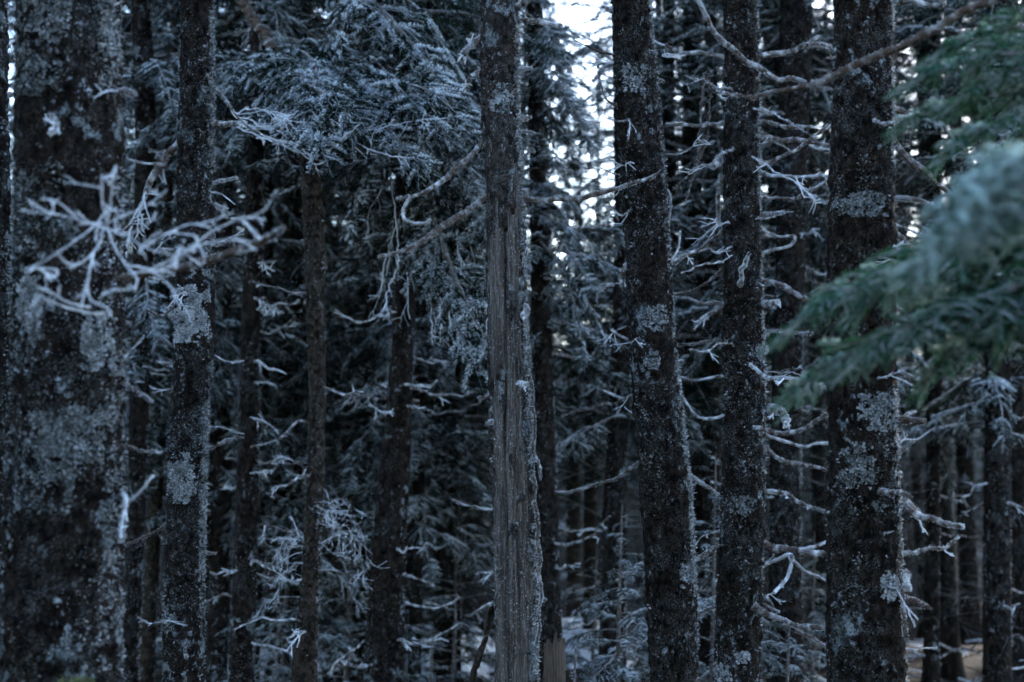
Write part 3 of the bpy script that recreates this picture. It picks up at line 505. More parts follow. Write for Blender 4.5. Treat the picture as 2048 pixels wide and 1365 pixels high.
def lichen_patch(T, px, py, w, h, tone, seed, n=1100, mat='flake', name='lichen_patch'):
    """a crust of pale lichen hugging the bark: small lobes lying on the surface"""
    rg = np.random.default_rng(seed); k0 = at(px, py, T['Y']); sc = T['Y'] / FPX; u = rg.uniform(-1, 1, (n * 2, 2)); nz = fbm(np.stack([u[:, 0] * 3.5 + seed, u[:, 1] * 3.5, 0 * u[:, 0] + seed], 1), 3, 5)
    u = u[nz > 0.24 + 0.25 * (u ** 2).sum(1)][:n]; z = k0[2] - u[:, 1] * h / 2 * sc; X = np.array([T['X'](q) for q in z]); R = np.array([T['R'](q) for q in z])
    c = np.clip((k0[0] + u[:, 0] * w / 2 * sc - X) / R, -0.98, 0.98); t = -np.arccos(c); nrm = np.stack([np.cos(t), np.sin(t), 0 * t], 1)
    p = np.stack([X, np.full(len(z), T['Y']), z], 1) + nrm * (R[:, None] + rg.uniform(0.0, 0.004, (len(z), 1))); tan = np.stack([-np.sin(t), np.cos(t), 0 * t], 1)
    d = unit(tan * rg.normal(0, 0.7, (len(z), 1)) + np.array([0, 0, -0.5]) + rg.normal(0, 0.45, p.shape) + nrm * rg.uniform(0.1, 0.8, (len(z), 1))); sd = unit(np.cross(d, nrm)); l = rg.uniform(0.003, 0.008, (len(z), 1)); q = rg.uniform(0.0015, 0.0035, (len(z), 1))
    V = np.stack([p - sd * q, p + sd * q, p + d * l + sd * q * 1.3, p + d * l - sd * q * 1.3], 1).reshape(-1, 3); fr = tone * (0.55 + 0.9 * fbm(p * 60, 2, seed)) + rg.normal(0, 0.10, len(z))
    mb = MB(); mb.add(V, np.arange(len(V)).reshape(-1, 4), np.stack([fr * 0.7, fr * 0.7, fr, fr], 1).ravel()); o = mb.build(name, M[mat], T['root'], T['loc']); o['kind'] = 'stuff'
for i, (T, px, py, w, h, tn, n) in enumerate([(T2, 384, 630, 80, 115, 0.5, 3400), (T2, 372, 955, 60, 100, 0.38, 1500), (T2, 345, 1235, 40, 60, 0.3, 500), (T10, 1745, 825, 90, 75, 0.38, 1300), (T10, 1712, 418, 105, 50, 0.3, 900), (T10, 1765, 1165, 45, 60, 0.45, 500), (T10, 1700, 930, 60, 90, 0.3, 600),
                                        (T8, 1268, 165, 50, 60, 0.4, 500), (T8, 1306, 640, 45, 50, 0.38, 500), (T8, 1372, 1145, 40, 50, 0.35, 400), (T8, 1300, 720, 30, 40, 0.35, 300), (T9, 1480, 1010, 50, 40, 0.3, 300), (T9, 1478, 1308, 28, 24, 0.5, 250), (T9, 1440, 1345, 36, 44, 0.5, 400),
                                        (T1, 92, 610, 60, 95, 0.4, 1200), (T1, 110, 60, 120, 130, 0.3, 1500), (T1, 170, 870, 150, 110, 0.3, 1500), (T1, 215, 690, 50, 110, 0.4, 900), (T1, 120, 940, 120, 160, 0.25, 1400), (T1, 100, 160, 110, 110, 0.25, 1000), (T7, 1005, 205, 50, 60, 0.4, 500)]): lichen_patch(T, px, py, w, h, tn, 700 + i, n)
M['moss'] = two_tone('pale_moss', (0.06, 0.07, 0.025), (0.42, 0.44, 0.20), 30, 0.5, 0.9, 0.2)
lichen_patch(T1, 180, 1354, 60, 34, 0.3, 790, 350, 'moss', 'moss')
# --- trunks in the second row
ROW2 = {}
for key, e, Y, label, fl, m in [
    ('8b', [(250, 1228, 1252), (500, 1230, 1260), (800, 1220, 1260), (1000, 1206, 1254), (1365, 1196, 1250)], 8.6, 'dark trunk half hidden behind the left side of the leaning trunk', 0.6, 'bark'),
    ('9b', [(0, 1560, 1625), (400, 1555, 1612), (700, 1545, 1606), (1000, 1540, 1602), (1365, 1535, 1604)], 8.2, 'dark trunk standing between the many-branched trunk and the stout trunk', 0.7, 'bark'),
    ('12', [(400, 1060, 1092), (650, 1064, 1102), (900, 1068, 1112), (1365, 1074, 1128)], 7.8, 'black trunk close behind the right edge of the grey snag', 0.5, 'bark'),
    ('11', [(0, 262, 300), (300, 272, 312), (700, 262, 302), (1365, 246, 276)], 7.8, 'dark trunk just right of the thickest trunk', 0.5, 'bark'),
    ('11b', [(600, 318, 340), (900, 303, 330), (1365, 278, 306)], 9.0, 'slanting brown trunk close behind the left side of the pale-patched trunk', 0.4, 'brown_wood'),
    ('3b', [(0, 535, 550), (500, 528, 546), (900, 516, 534), (1365, 500, 518)], 9.6, 'thin dark trunk hugging the right side of the short-twigged upright trunk', 0.3, 'bark'),
    ('3c', [(700, 432, 462), (1000, 424, 462), (1365, 412, 452)], 8.8, 'black trunk right beside the foot of the pale-patched trunk', 0.3, 'bark'),
    ('14', [(0, 1972, 2014), (400, 1974, 2020), (900, 1970, 2020), (1365, 1966, 2022)], 8.4, 'dark trunk at the right picture edge behind green boughs', 0.4, 'bark'),
    ('13', [(650, 1858, 1884), (1000, 1852, 1880), (1365, 1846, 1878)], 9.5, 'thin trunk in the gloom right of the stout trunk', 0.3, 'bark'),
    ('15', [(700, 1140, 1158), (1000, 1140, 1160), (1365, 1138, 1160)], 12.5, 'slim far trunk in the gap right of the grey snag, brown', 0.0, 'brown_wood'),
    ('16', [(700, 1172, 1196), (1000, 1168, 1194), (1365, 1165, 1192)], 11.5, 'slim far brown trunk left of the half-hidden dark trunk', 0.0, 'brown_wood')]:
    ROW2[key] = make_trunk('spruce_tree', e, Y, label, m, seed=60 + len(ROW2), n=36, dz=0.026, flakes=fl, **(dict(top=float(at(1170, 640, Y)[2]), broken=True) if key in ('15', '16') else {}))

# dead side twigs on the second-row trunks and on T3, T5, T6
def side_twigs(T, n, seed, y0=60, y1=1340, L=(40, 150), r=(4, 2), sides=(-1, 1), frost=0.7, tw=1):
    rg = np.random.default_rng(seed)
    for i in range(n):
        py = rg.uniform(y0, y1); z = at(1024, py, T['Y'])[2]; x0 = pix((T['X'](z), T['Y'], z))[0]; sd = sides[rg.integers(len(sides))]; l = rg.uniform(*L)
        sag, tip = rg.uniform(-0.1, 0.5), rg.uniform(-0.25, 0.45); pts = [(x0 + sd * l * u + rg.normal(0, 3), py + l * (sag * u - tip * u ** 2.5) + rg.normal(0, 0.035 * l)) for u in (0, 0.22, 0.4, 0.6, 0.8, 1.0)]
        branch(T, pts, (r[0] * rg.uniform(0.7, 1.3), r[1]), Y=(T['Y'], T['Y'] + rg.uniform(-0.5, 0.3)), frost=frost * rg.uniform(0.4, 1.2), fz=0.5, twigs=rg.integers(0, 2 + 2 * tw), tl=0.09, seed=int(rg.integers(9999)))
side_twigs(T3, 20, 1, 300); side_twigs(T4, 9, 2, 320); side_twigs(T5, 8, 3, 500); side_twigs(T6, 16, 4, 500); side_twigs(T6B, 6, 5, 650); side_twigs(T6C, 4, 6, 1100)
for i, (k, T) in enumerate(ROW2.items()): side_twigs(T, 12 if k in ('9b', '8b', '12', '11', '13', '14') else 6, 20 + i, 500 if k in ('11b', '3c', '13', '15', '16') else 150)
side_twigs(T8, 12, 71, 100, 1340, (40, 130), (2.4, 1.2)); side_twigs(T9, 16, 72, 60, 1340, (50, 160), (2.4, 1.2)); side_twigs(T10, 12, 73, 200, 1340, (50, 150), (3, 1.2), (1,)); side_twigs(T2, 8, 74, 300, 1340, (40, 110), (2.4, 1.2))
# spray of rimed twigs on the thin bent stem
rg = np.random.default_rng(5)
for i in range(12):
    x0, y0 = 634 + rg.normal(0, 8), 1065 + rg.normal(0, 45); a = rg.uniform(-1.5, 1.4); l = rg.uniform(50, 150); dx, dy = math.cos(a), math.sin(a)
    branch(T4, [(x0, y0), (x0 + l * 0.35 * dx, y0 + l * 0.35 * dy), (x0 + l * 0.6 * dx, y0 + l * (0.55 * dy + 0.12) + rg.normal(0, 8)), (x0 + l * 0.85 * dx + rg.normal(0, 10), y0 + l * (0.7 * dy + rg.uniform(0.1, 0.7)))], (1.1, 0.6), Y=(6.25, 6.25 + rg.uniform(-0.35, 0.2)), frost=0.25, fz=0.35, twigs=5, tl=0.09, name='rimed_twig', seed=i, kink=0.003)
for i in range(9):
    x0, y0 = 612 + rg.normal(0, 6), 1075 + rg.uniform(-30, 130); l = rg.uniform(40, 105)
    branch(T4, [(x0, y0), (x0 - l * 0.4, y0 + rg.uniform(-10, 12)), (x0 - l * 0.8, y0 + rg.uniform(0, 30)), (x0 - l, y0 + rg.uniform(10, 70))], (1.3, 0.7), frost=0.35, fz=0.4, twigs=5, tl=0.07, name='rimed_twig', seed=100 + i)

# ------------------------------------------------------------------ frosted boughs on the trees in the second row
FINE = []; TIP = {}
for k in range(4):
    rg = np.random.default_rng(300 + k); mb = MB(); tip_ = bough(mb, rg, 1.0, (0.18, 0.3, 0.42, 0.3)[k], 0.050, 0.25, 3, 0.0032, 6, 0.0155, 0.0026, 1.5, 1); FINE.append(mb.mesh('bough', [M['needle'], M['twig']])); TIP[FINE[-1].name] = tip_
NEAR = []
for k in range(3):
    rg = np.random.default_rng(330 + k); mb = MB(); tip_ = bough(mb, rg, 1.0, 0.25, 0.034, 0.27, 4, 0.0034, 5, 0.0145, 0.0022, (0.42, 0.5, 1.8)[k], 1); NEAR.append(mb.mesh('bough', [M['needle_near'], M['twig']])); TIP[NEAR[-1].name] = tip_
def put_bough(T, p0, p1, Y0, Y1, var, roll=0.0, meshes=None, name='bough'):
    a, b = at(*p0, Y0), at(*p1, Y1); d = b - a; L = float(np.linalg.norm(d)); o = link(name, (meshes or FINE)[var % len(meshes or FINE)], T['root'])
    o.location = a - T['loc']; tp = TIP[o.data.name]; o.rotation_euler = (roll, -math.asin(d[2] / L) + math.atan2(tp[2], tp[0]), math.atan2(d[1], d[0])); o.scale = (L / float(np.linalg.norm(tp)),) * 3; return o
branch(T3, [(505, 110), (580, 140), (700, 180), (820, 215), (905, 265)], (9, 3), Y=(7.5, 6.3), frost=0.3)
for i, (p0, p1, Y0, Y1, ro) in enumerate([((520, 130), (800, 205), 7.3, 6.3, 0.1), ((600, 145), (880, 235), 7.1, 6.2, -0.2), ((690, 180), (960, 300), 6.9, 6.3, 0.2), ((560, 140), (690, 265), 7.1, 6.0, -0.1), ((640, 165), (830, 310), 6.9, 6.1, 0.2), ((760, 200), (940, 335), 6.7, 6.4, 0.1),
                                          ((510, 140), (640, 205), 7.3, 6.1, 0), ((510, 150), (430, 180), 7.4, 6.7, 0.2), ((505, 190), (270, 290), 7.5, 7.2, 0.1), ((730, 190), (870, 255), 6.8, 6.0, 0.3), ((560, 150), (610, 240), 7.0, 6.0, 0.2), ((830, 220), (985, 380), 6.7, 6.6, 0.3)]):
    put_bough(T3, p0, p1, Y0, Y1, i, ro)
    put_bough(T3, (p0[0] + 8, p0[1] + 18), (p1[0] - 35, p1[1] + 24), Y0, Y1 - 0.12, i + 1, ro + 0.35); put_bough(T3, (p0[0], p0[1] - 14), (p1[0] + 18, p1[1] - 26), Y0, Y1 + 0.2, i + 2, ro - 0.3)
for i, (p0, p1, Y0, Y1, ro) in enumerate([((640, -40), (900, 160), 7.2, 6.4, 0.1), ((810, -60), (660, 90), 7.2, 6.6, 0.1), ((810, 260), (960, 480), 7.2, 6.6, 0.2), ((815, 300), (975, 600), 7.2, 6.7, -0.3), ((805, 330), (950, 720), 7.2, 6.5, 0.4),
                                          ((800, 300), (690, 470), 7.2, 6.8, 0.2), ((820, 60), (940, 210), 7.2, 7.0, 0), ((800, 180), (980, 350), 7.2, 6.9, 0.3)]):
    put_bough(T6, p0, p1, Y0, Y1, i, ro)
    put_bough(T6, (p0[0] + 8, p0[1] + 18), (p1[0] - 35, p1[1] + 24), Y0, Y1 - 0.12, i + 1, ro + 0.35); put_bough(T6, (p0[0], p0[1] - 14), (p1[0] + 18, p1[1] - 26), Y0, Y1 + 0.2, i + 2, ro - 0.3)
for i, (p0, p1, Y0, Y1, ro) in enumerate([((1070, 40), (1150, 190), 7.7, 7.2, 0.1), ((1070, 150), (1180, 290), 7.7, 7.4, 0.2), ((1075, 200), (1160, 330), 7.7, 8.4, 0.1), ((1080, 430), (1230, 560), 7.7, 7.5, 0.2), ((1080, 480), (1210, 690), 7.7, 7.6, -0.3),
                                          ((1080, 60), (1190, 100), 7.7, 8.2, 0), ((1080, 380), (1200, 470), 7.7, 8.3, 0.3)]):
    put_bough(ROW2['12'], p0, p1, Y0, Y1, i, ro)
    put_bough(ROW2['12'], (p0[0] + 8, p0[1] + 18), (p1[0] - 35, p1[1] + 24), Y0, Y1 - 0.12, i + 1, ro + 0.35)
for i, (p0, p1, Y0, Y1, ro) in enumerate([((280, 560), (330, 680), 7.6, 7.0, 0.1), ((290, 120), (350, 220), 7.6, 7.1, 0.2), ((285, 200), (200, 260), 7.6, 7.4, 0.2)]): put_bough(ROW2['11'], p0, p1, Y0, Y1, i, ro)
def dress(T, n, z0, z1, seed, L=(0.5, 1.1), front=0.35, fan=None):
    rg = np.random.default_rng(seed)
    for i in range(int(n * 1.5)):
        z = rg.uniform(z0, z1); az = rg.uniform(0, 6.283)
        if math.sin(az) < -0.3 and rg.random() > front: az = -az
        if fan: az = -math.pi / 2 + rg.uniform(-fan, fan)
        l = rg.uniform(*L); o = link('bough', FINE[int(rg.integers(4))], T['root']); o.location = (T['X'](z) - T['loc'][0], 0, z - T['loc'][2])
        o.rotation_euler = (rg.normal(0, 0.3), rg.uniform(-0.2, 0.45), az); o.scale = (l, l, l)
dress(T3, 16, 2.9, 4.6, 1); dress(T5, 34, 1.3, 5.0, 2, front=1); dress(T6, 22, 2.7, 4.6, 3); dress(T6B, 30, 1.5, 4.8, 4, front=1)
for i, (k, n, z0, z1, f) in enumerate([('8b', 18, 1.7, 3.1, 0.2), ('9b', 30, 2.2, 4.5, 0.1), ('12', 8, 1.9, 3.0, 0.3), ('11', 30, 1.9, 4.5, 0.2), ('11b', 30, 1.4, 5.0, 0.6), ('3b', 38, 1.3, 5.0, 0.7), ('3c', 30, 1.3, 4.8, 0.6), ('14', 26, 1.6, 4.0, 0.5), ('13', 30, 1.6, 5.0, 0.6)]): dress(ROW2[k], n, z0, z1, 50 + i, front=f)
dress(ROW2['12'], 34, 2.1, 4.4, 90, L=(0.25, 0.5), fan=1.1); dress(T5, 16, 1.0, 2.6, 91, L=(0.4, 0.9), fan=1.6); dress(ROW2['3b'], 18, 1.0, 2.8, 92, L=(0.4, 0.9), fan=1.6)
dress(ROW2['3c'], 16, 1.0, 2.6, 93, L=(0.4, 0.9), fan=1.5); dress(T6B, 16, 1.0, 2.6, 94, L=(0.4, 0.9), fan=1.5); dress(ROW2['11b'], 14, 1.0, 2.6, 95, L=(0.4, 0.8), fan=1.5)
for i, (p0, p1, Y0, Y1, ro) in enumerate([((1238, 70), (1140, 120), 8.6, 8.3, 0.1), ((1240, 180), (1118, 250), 8.6, 8.2, 0.2), ((1240, 260), (1110, 340), 8.6, 8.4, -0.2), ((1240, 120), (1175, 190), 8.6, 8.2, 0.3), ((1240, 330), (1130, 420), 8.6, 8.3, 0.1)]): put_bough(ROW2['8b'], p0, p1, Y0, Y1, i, ro)
# rimed bare twigs below the long bough
rg = np.random.default_rng(8)
for i in range(20):
    x0, y0 = rg.uniform(470, 700), rg.uniform(215, 290); l = rg.uniform(70, 210); s_ = rg.uniform(-0.25, 0.45)
    branch(T3, [(x0, y0), (x0 + l * 0.35, y0 + l * s_ * 0.3 + rg.normal(0, 8)), (x0 + l * 0.7, y0 + l * s_ * 0.8 + rg.normal(0, 8)), (x0 + l, y0 + l * s_ * 0.9 + rg.uniform(-40, 10))], (1.5, 0.8), Y=(6.3, 6.0 + rg.uniform(-0.2, 0.4)), frost=0.75, fz=0.7, twigs=7, tl=0.10, name='rimed_twig', seed=200 + i)
for i in range(26):                                                # curtain of twigs left of the snag
    x0, y0 = rg.uniform(760, 960), rg.uniform(330, 560); l = rg.uniform(70, 190); s_ = rg.uniform(-0.35, 0.5)
    branch(T6, [(x0, y0), (x0 + l * s_ * 0.5, y0 + l * 0.3), (x0 + l * s_ * 0.9, y0 + l * 0.65), (x0 + l * s_, y0 + l)], (1.5, 0.8), Y=(7.0, 6.8 + rg.uniform(-0.3, 0.3)), frost=0.9, fz=0.6, twigs=4, tl=0.12, droop=0.4, name='rimed_twig', seed=300 + i)

# ------------------------------------------------------------------ the near green spruce that reaches in from the right
NS = make_trunk('spruce_tree', [(0, 2500, 2720), (1365, 2500, 2740)], 2.6, 'near green spruce whose blurred boughs reach in from the right', 'bark', seed=33, n=48, dz=0.03, flakes=0.0)
for i, (p0, p1, Y0, Y1, ro) in enumerate([((2350, 480), (1570, 655), 3.0, 2.8, 0.25), ((2350, 520), (1640, 775), 3.0, 2.8, -0.2), ((2350, 560), (1760, 700), 3.0, 2.8, 0.1), ((2400, 560), (1850, 740), 3.2, 2.9, 0.3),
                                          ((2400, 330), (1870, 450), 2.2, 1.9, 0.3), ((2400, 380), (1880, 530), 2.3, 2.0, -0.1), ((2400, 280), (1930, 390), 2.3, 1.9, 0.1),
                                          ((2400, 500), (1700, 610), 3.1, 2.95, 0.5), ((2380, 540), (1700, 720), 2.9, 2.75, 0.0), ((2400, 590), (1930, 700), 3.0, 2.8, 0.2), ((2400, 80), (1850, 130), 3.1, 3.0, 0.3), ((2400, 230), (1900, 290), 3.1, 2.8, 0.2), ((2400, 150), (1810, 175), 3.0, 2.9, 0.2), ((2400, 210), (1840, 235), 3.0, 2.9, -0.2), ((2400, 120), (1900, 205), 3.1, 2.9, 0.1)]):
    put_bough(NS, p0, p1, Y0, Y1, 2 if Y1 < 2.5 else i % 2, ro, NEAR)
branch(NS, [(2300, -120), (2080, -40), (1930, 22), (1840, 75), (1760, 108), (1640, 162), (1540, 188), (1480, 194), (1430, 184)], (20, 7), Y=(3.2, 4.05), frost=0.2, fz=0.4, kink=0.003)
branch(NS, [(1830, 78), (1800, 100), (1780, 130)], (8, 4), Y=3.6, frost=0.1, fz=0.3)

# ------------------------------------------------------------------ background forest
TRUNK = []
for k in range(4):
    rg = np.random.default_rng(400 + k); zs = np.linspace(-0.2, 1.0, 90); th = np.arange(14) * 2 * math.pi / 14; H = 11.0
    r = (1 - np.clip(zs, 0, 1)) ** 0.85 * 0.085 + 0.008 + 0.05 * np.exp(-np.clip(zs, 0, 1) * H / 0.15)
    cx = np.cumsum(rg.normal(0, 0.004, 90)) * 0.8; cy = np.cumsum(rg.normal(0, 0.004, 90)) * 0.8; cx -= cx[15]; cy -= cy[15]
    q = np.stack([np.cos(th)[None] * 0.1 + cx[:, None], np.sin(th)[None] * 0.1 + cy[:, None], np.broadcast_to(zs[:, None] * H, (90, 14))], -1)
    rr = r[:, None] * (1 + 0.3 * (fbm(q * np.array([30, 30, 12]), 2, k) - 0.5)); zz = np.broadcast_to(zs[:, None] * H, (90, 14)).copy()
    V = np.stack([cx[:, None] + rr * np.cos(th), cy[:, None] + rr * np.sin(th), zz], -1); i, j = np.meshgrid(np.arange(89), np.arange(14), indexing='ij'); jj = (j + 1) % 14
    mb = MB(); mb.add(V.reshape(-1, 3), np.stack([i * 14 + j, i * 14 + jj, (i + 1) * 14 + jj, (i + 1) * 14 + j], -1).reshape(-1, 4)); TRUNK.append(mb.mesh('trunk', M['bark_far'], smooth=True))
CROWN = [crown_mesh(500, 2.0, 11.2, 2.0), crown_mesh(501, 3.0, 11.2, 1.9), crown_mesh(502, 3.8, 11.2, 1.8), crown_mesh(503, 2.4, 11.2, 2.2, 1.3), crown_mesh(504, 1.2, 11.2, 2.0, 1.05)]
DEAD = [dead_mesh(520 + k, 0.4, (3.2, 4.2, 4.8, 3.6, 2.6)[k], (60, 75, 80, 60, 45)[k], 1.1, 0.2, 0.005) for k in range(5)]
HERO_X = [(10, 'left edge'), (138, 'thickest trunk'), (385, 'pale-patched trunk'), (628, 'bent stem'), (790, 'flaring trunk'), (1018, 'grey snag'), (1310, 'leaning trunk'), (1487, 'branchy trunk'), (1725, 'stout trunk'), (2040, 'right edge')]
KINDW = ['low-boughed spruce', 'bare-legged spruce', 'high-crowned spruce', 'broad pale spruce', 'ground-sweeping spruce']
rg = np.random.default_rng(21); spots = []
taken = [(T['loc'][0], T['Y']) for T in [T0, T1, T2, T3, T4, T5, T6, T6B, T6C, T7, T8, T9, T10, NS] + list(ROW2.values())]
tries = 0
while len(spots) < 225 and tries < 20000:
    tries += 1; y = 9.0 + 39 * rg.random() ** 0.75; hw = 0.40 * y + 1.5; x = rg.uniform(-hw, hw); px = 1024 + FPX * x / y
    md = 1.15 if y < 14 else 1.25
    if any((x - a) ** 2 + (y - b) ** 2 < md * md for a, b in taken): continue
    if y < 40 and abs(px - 1175) < 70 + 800 / y: continue              # the glade through which the sky shows
    taken.append((x, y)); spots.append((x, y, px))
NFREE = len(spots)
for px, y in [(1380, 12.5), (1620, 17), (1980, 15), (2040, 12), (1345, 11), (430, 10), (575, 9.6), (690, 12.5), (760, 13.5), (890, 9.8), (940, 12), (480, 13.5), (1140, 14.5), (1213, 13.2), (1150, 17.5), (1235, 19), (1190, 27), (1110, 22.5), (1150, 31), (1222, 34), (1395, 10.5), (1420, 14), (1580, 11.5), (1640, 14.5), (1880, 10.5), (1930, 13), (1840, 16), (2020, 9.5), (1330, 17), (1530, 18), (880, 11.5), (940, 14), (700, 11), (460, 11.5), (230, 11)]:
    spots.append(((px - 1024) / FPX * y, y, px))
LAB = {}
for si, (x, y, px) in enumerate(spots):
    v = 3 if abs(px - 1175) < 95 else int(rg.choice([1, 2])) if px > 1780 and y < 22 else int(rg.choice([0, 3, 4])) if si >= NFREE else int(rg.choice([0, 3, 4, 0, 1])) if y > 11.5 else int(rg.choice([1, 2, 0]))
    loc = (x, y, float(ground_z(x, y))); t = empty('spruce_tree', loc); s_ = rg.uniform(0.8, 1.15) * (1 if abs(px - 1175) > 95 else (0.45 if y < 15 else 0.66 if y < 22 else 1.02)); t.rotation_euler = (rg.normal(0, 0.02), rg.normal(0, 0.02), rg.uniform(0, 6.28)); t.scale = (s_, s_, s_)
    tr = link('trunk', TRUNK[int(rg.integers(4))], t); w = rg.uniform(0.65, 1.15); tr.scale = (w, w, 1)
    link('crown', CROWN[v], t); dbl = y < 15 and rg.random() < 0.35; c2 = link('crown', CROWN[v], t) if dbl else t; c2.location = (0, 0, 0.07) if dbl else c2.location; c2.scale = (0.9, 0.9, 1) if dbl else c2.scale; c2.rotation_euler = (0, 0, rg.uniform(1, 5)) if dbl else c2.rotation_euler; d = link('dead_twigs', DEAD[v], t); d['kind'] = 'stuff'
    gi = max([i for i, h in enumerate(HERO_X) if h[0] <= px] or [0]); a = HERO_X[gi][1]; b = HERO_X[min(gi + 1, len(HERO_X) - 1)][1]
    far = 'just behind' if y < 14 else ('well back' if y < 25 else 'far off')
    where = f'between the {a} and the {b}' if a != b and px > 0 else ('past the ' + a)
    LAB.setdefault(f'{KINDW[v]} {far} {where}', []).append((px, t))
ORD = ['first', 'second', 'third', 'fourth', 'fifth', 'sixth', 'seventh', 'eighth', 'ninth', 'tenth', 'eleventh', 'twelfth', 'thirteenth', 'fourteenth', 'fifteenth', 'sixteenth', 'seventeenth', 'eighteenth', 'nineteenth', 'twentieth'] # 'second', 'third', 'fourth', 'fifth', 'sixth', 'seventh', 'eighth', 'ninth', 'tenth']
for lab, L in LAB.items():
    L.sort(key=lambda q: q[0])
    for i, (px, t) in enumerate(L):
        pre = '' if len(L) == 1 else f'{ORD[min(i, 19)]} from left, '
        tag(t, pre + lab, 'tree', 'spruces of the woods behind')
# far woods on the rise behind: nobody could count these, one mass
def far_woods():
    rg = np.random.default_rng(77); mb = MB()
    for i in range(210):
        y = rg.uniform(42, 74); x = rg.uniform(-0.5 * y, 0.5 * y); g = float(ground_z(x, y)); H = rg.uniform(7, 11) * (0.6 if abs(1024 + FPX * x / y - 1175) < 130 else 1); R = rg.uniform(1.4, 2.2)
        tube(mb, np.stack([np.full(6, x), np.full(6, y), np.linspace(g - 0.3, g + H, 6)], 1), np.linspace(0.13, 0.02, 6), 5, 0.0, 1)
        n = 800; k = rg.random(n) ** 0.9; z = g + H * (0.02 + 0.98 * k); rad = R * (1 - k) ** 0.8 * np.sqrt(rg.random(n)) + 0.05; az = np.round(rg.uniform(0, 6.283, n) * 3 + 5 * np.round(k * 22)) / 3 + rg.normal(0, 0.12, n)
        p = np.stack([x + rad * np.cos(az), y + rad * np.sin(az), z - 0.35 * rad], -1); d = unit(np.stack([np.cos(az), np.sin(az), -0.5 + 0 * az], -1) + rg.normal(0, 0.5, (n, 3)))
        w = unit(np.cross(d, rg.normal(0, 1, (n, 3)))) * 0.03; l = rg.uniform(0.12, 0.3, (n, 1)); fr = rg.uniform(-0.1, 0.2, n) + 0.75 * k  # low needles darker: the woods' shade painted in as thinner frost
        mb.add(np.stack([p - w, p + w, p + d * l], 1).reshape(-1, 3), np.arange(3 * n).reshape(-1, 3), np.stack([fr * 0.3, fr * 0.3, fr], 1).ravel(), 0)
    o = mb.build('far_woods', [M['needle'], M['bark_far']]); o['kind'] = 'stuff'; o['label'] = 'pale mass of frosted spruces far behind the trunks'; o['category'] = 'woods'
far_woods()
def woods_behind():
    rg = np.random.default_rng(78); mb = MB(); n0 = 0
    while n0 < 60:
        a = rg.uniform(0, 6.283); r = rg.uniform(4.5, 22); x, y = r * math.cos(a), r * math.sin(a)
        if y > 0 and abs(x) < 0.5 * y + 3.5: continue
        n0 += 1; g = float(ground_z(x, y)); H = rg.uniform(9, 12); R = rg.uniform(1.6, 2.3)
        tube(mb, np.stack([np.full(6, x), np.full(6, y), np.linspace(g - 0.3, g + H, 6)], 1), np.linspace(0.13, 0.02, 6), 6, 0.0, 1)
        n = 1500; k = rg.random(n) ** 0.85; z = g + H * (0.10 + 0.9 * k); rad = R * (1 - k) ** 0.8 * np.sqrt(rg.random(n)) + 0.05; az = rg.uniform(0, 6.283, n)
        p = np.stack([x + rad * np.cos(az), y + rad * np.sin(az), z - 0.35 * rad], -1); d = unit(np.stack([np.cos(az), np.sin(az), -0.5 + 0 * az], -1) + rg.normal(0, 0.4, (n, 3)))
        w = unit(np.cross(d, rg.normal(0, 1, (n, 3)))) * 0.05; l = rg.uniform(0.2, 0.4, (n, 1)); fr = rg.uniform(0.1, 0.6, n)
        mb.add(np.stack([p, p + d * l + w, p + d * l - w], 1).reshape(-1, 3), np.arange(3 * n).reshape(-1, 3), np.stack([fr * 0.1, fr, fr], 1).ravel(), 0)
    o = mb.build('surrounding_woods', [M['needle'], M['bark_far']]); o['kind'] = 'stuff'; o['label'] = 'spruces of the same woods around and behind the viewpoint'; o['category'] = 'woods'
woods_behind()
def fallen_twigs():
    rg = np.random.default_rng(79); mb = MB()
    for i in range(420):
        y = rg.uniform(7, 15); x = rg.uniform(-0.4 * y, 0.4 * y); a = rg.uniform(0, 6.283); l = rg.uniform(0.1, 0.7); t = np.linspace(-0.5, 0.5, 6)
        P = np.stack([x + l * t * math.cos(a), y + l * t * math.sin(a), 0 * t], 1) + rg.normal(0, 0.02, (6, 3)); P[:, 2] = ground_z(P[:, 0], P[:, 1]) + rg.uniform(0.005, 0.05, 6); tube(mb, P, np.linspace(0.009, 0.003, 6), 4, rg.uniform(0, 0.7), 0, 0.2, rg)
    o = mb.build('fallen_twigs', M['twig']); o['kind'] = 'stuff'; o['label'] = 'dead twigs fallen on the forest floor'; o['category'] = 'twigs'
fallen_twigs()
for i, T in enumerate([T0, T1, T2, T3, T5, T6, T6B, T6C, T8, T9, T10, NS] + [t for k, t in ROW2.items() if k not in ('15', '16')]):
    c = link('crown', CROWN[(2, 1)[i % 2]], T['root']); h = 1.9 if T['Y'] < 7 else 0.9; tz = T['top'] - 0.2
    c.location = (T['X'](5.5) - T['loc'][0], 0, h); c.scale = (0.75, 0.75, (tz - h) / 11.2); c.rotation_euler = (0, 0, i * 1.7)
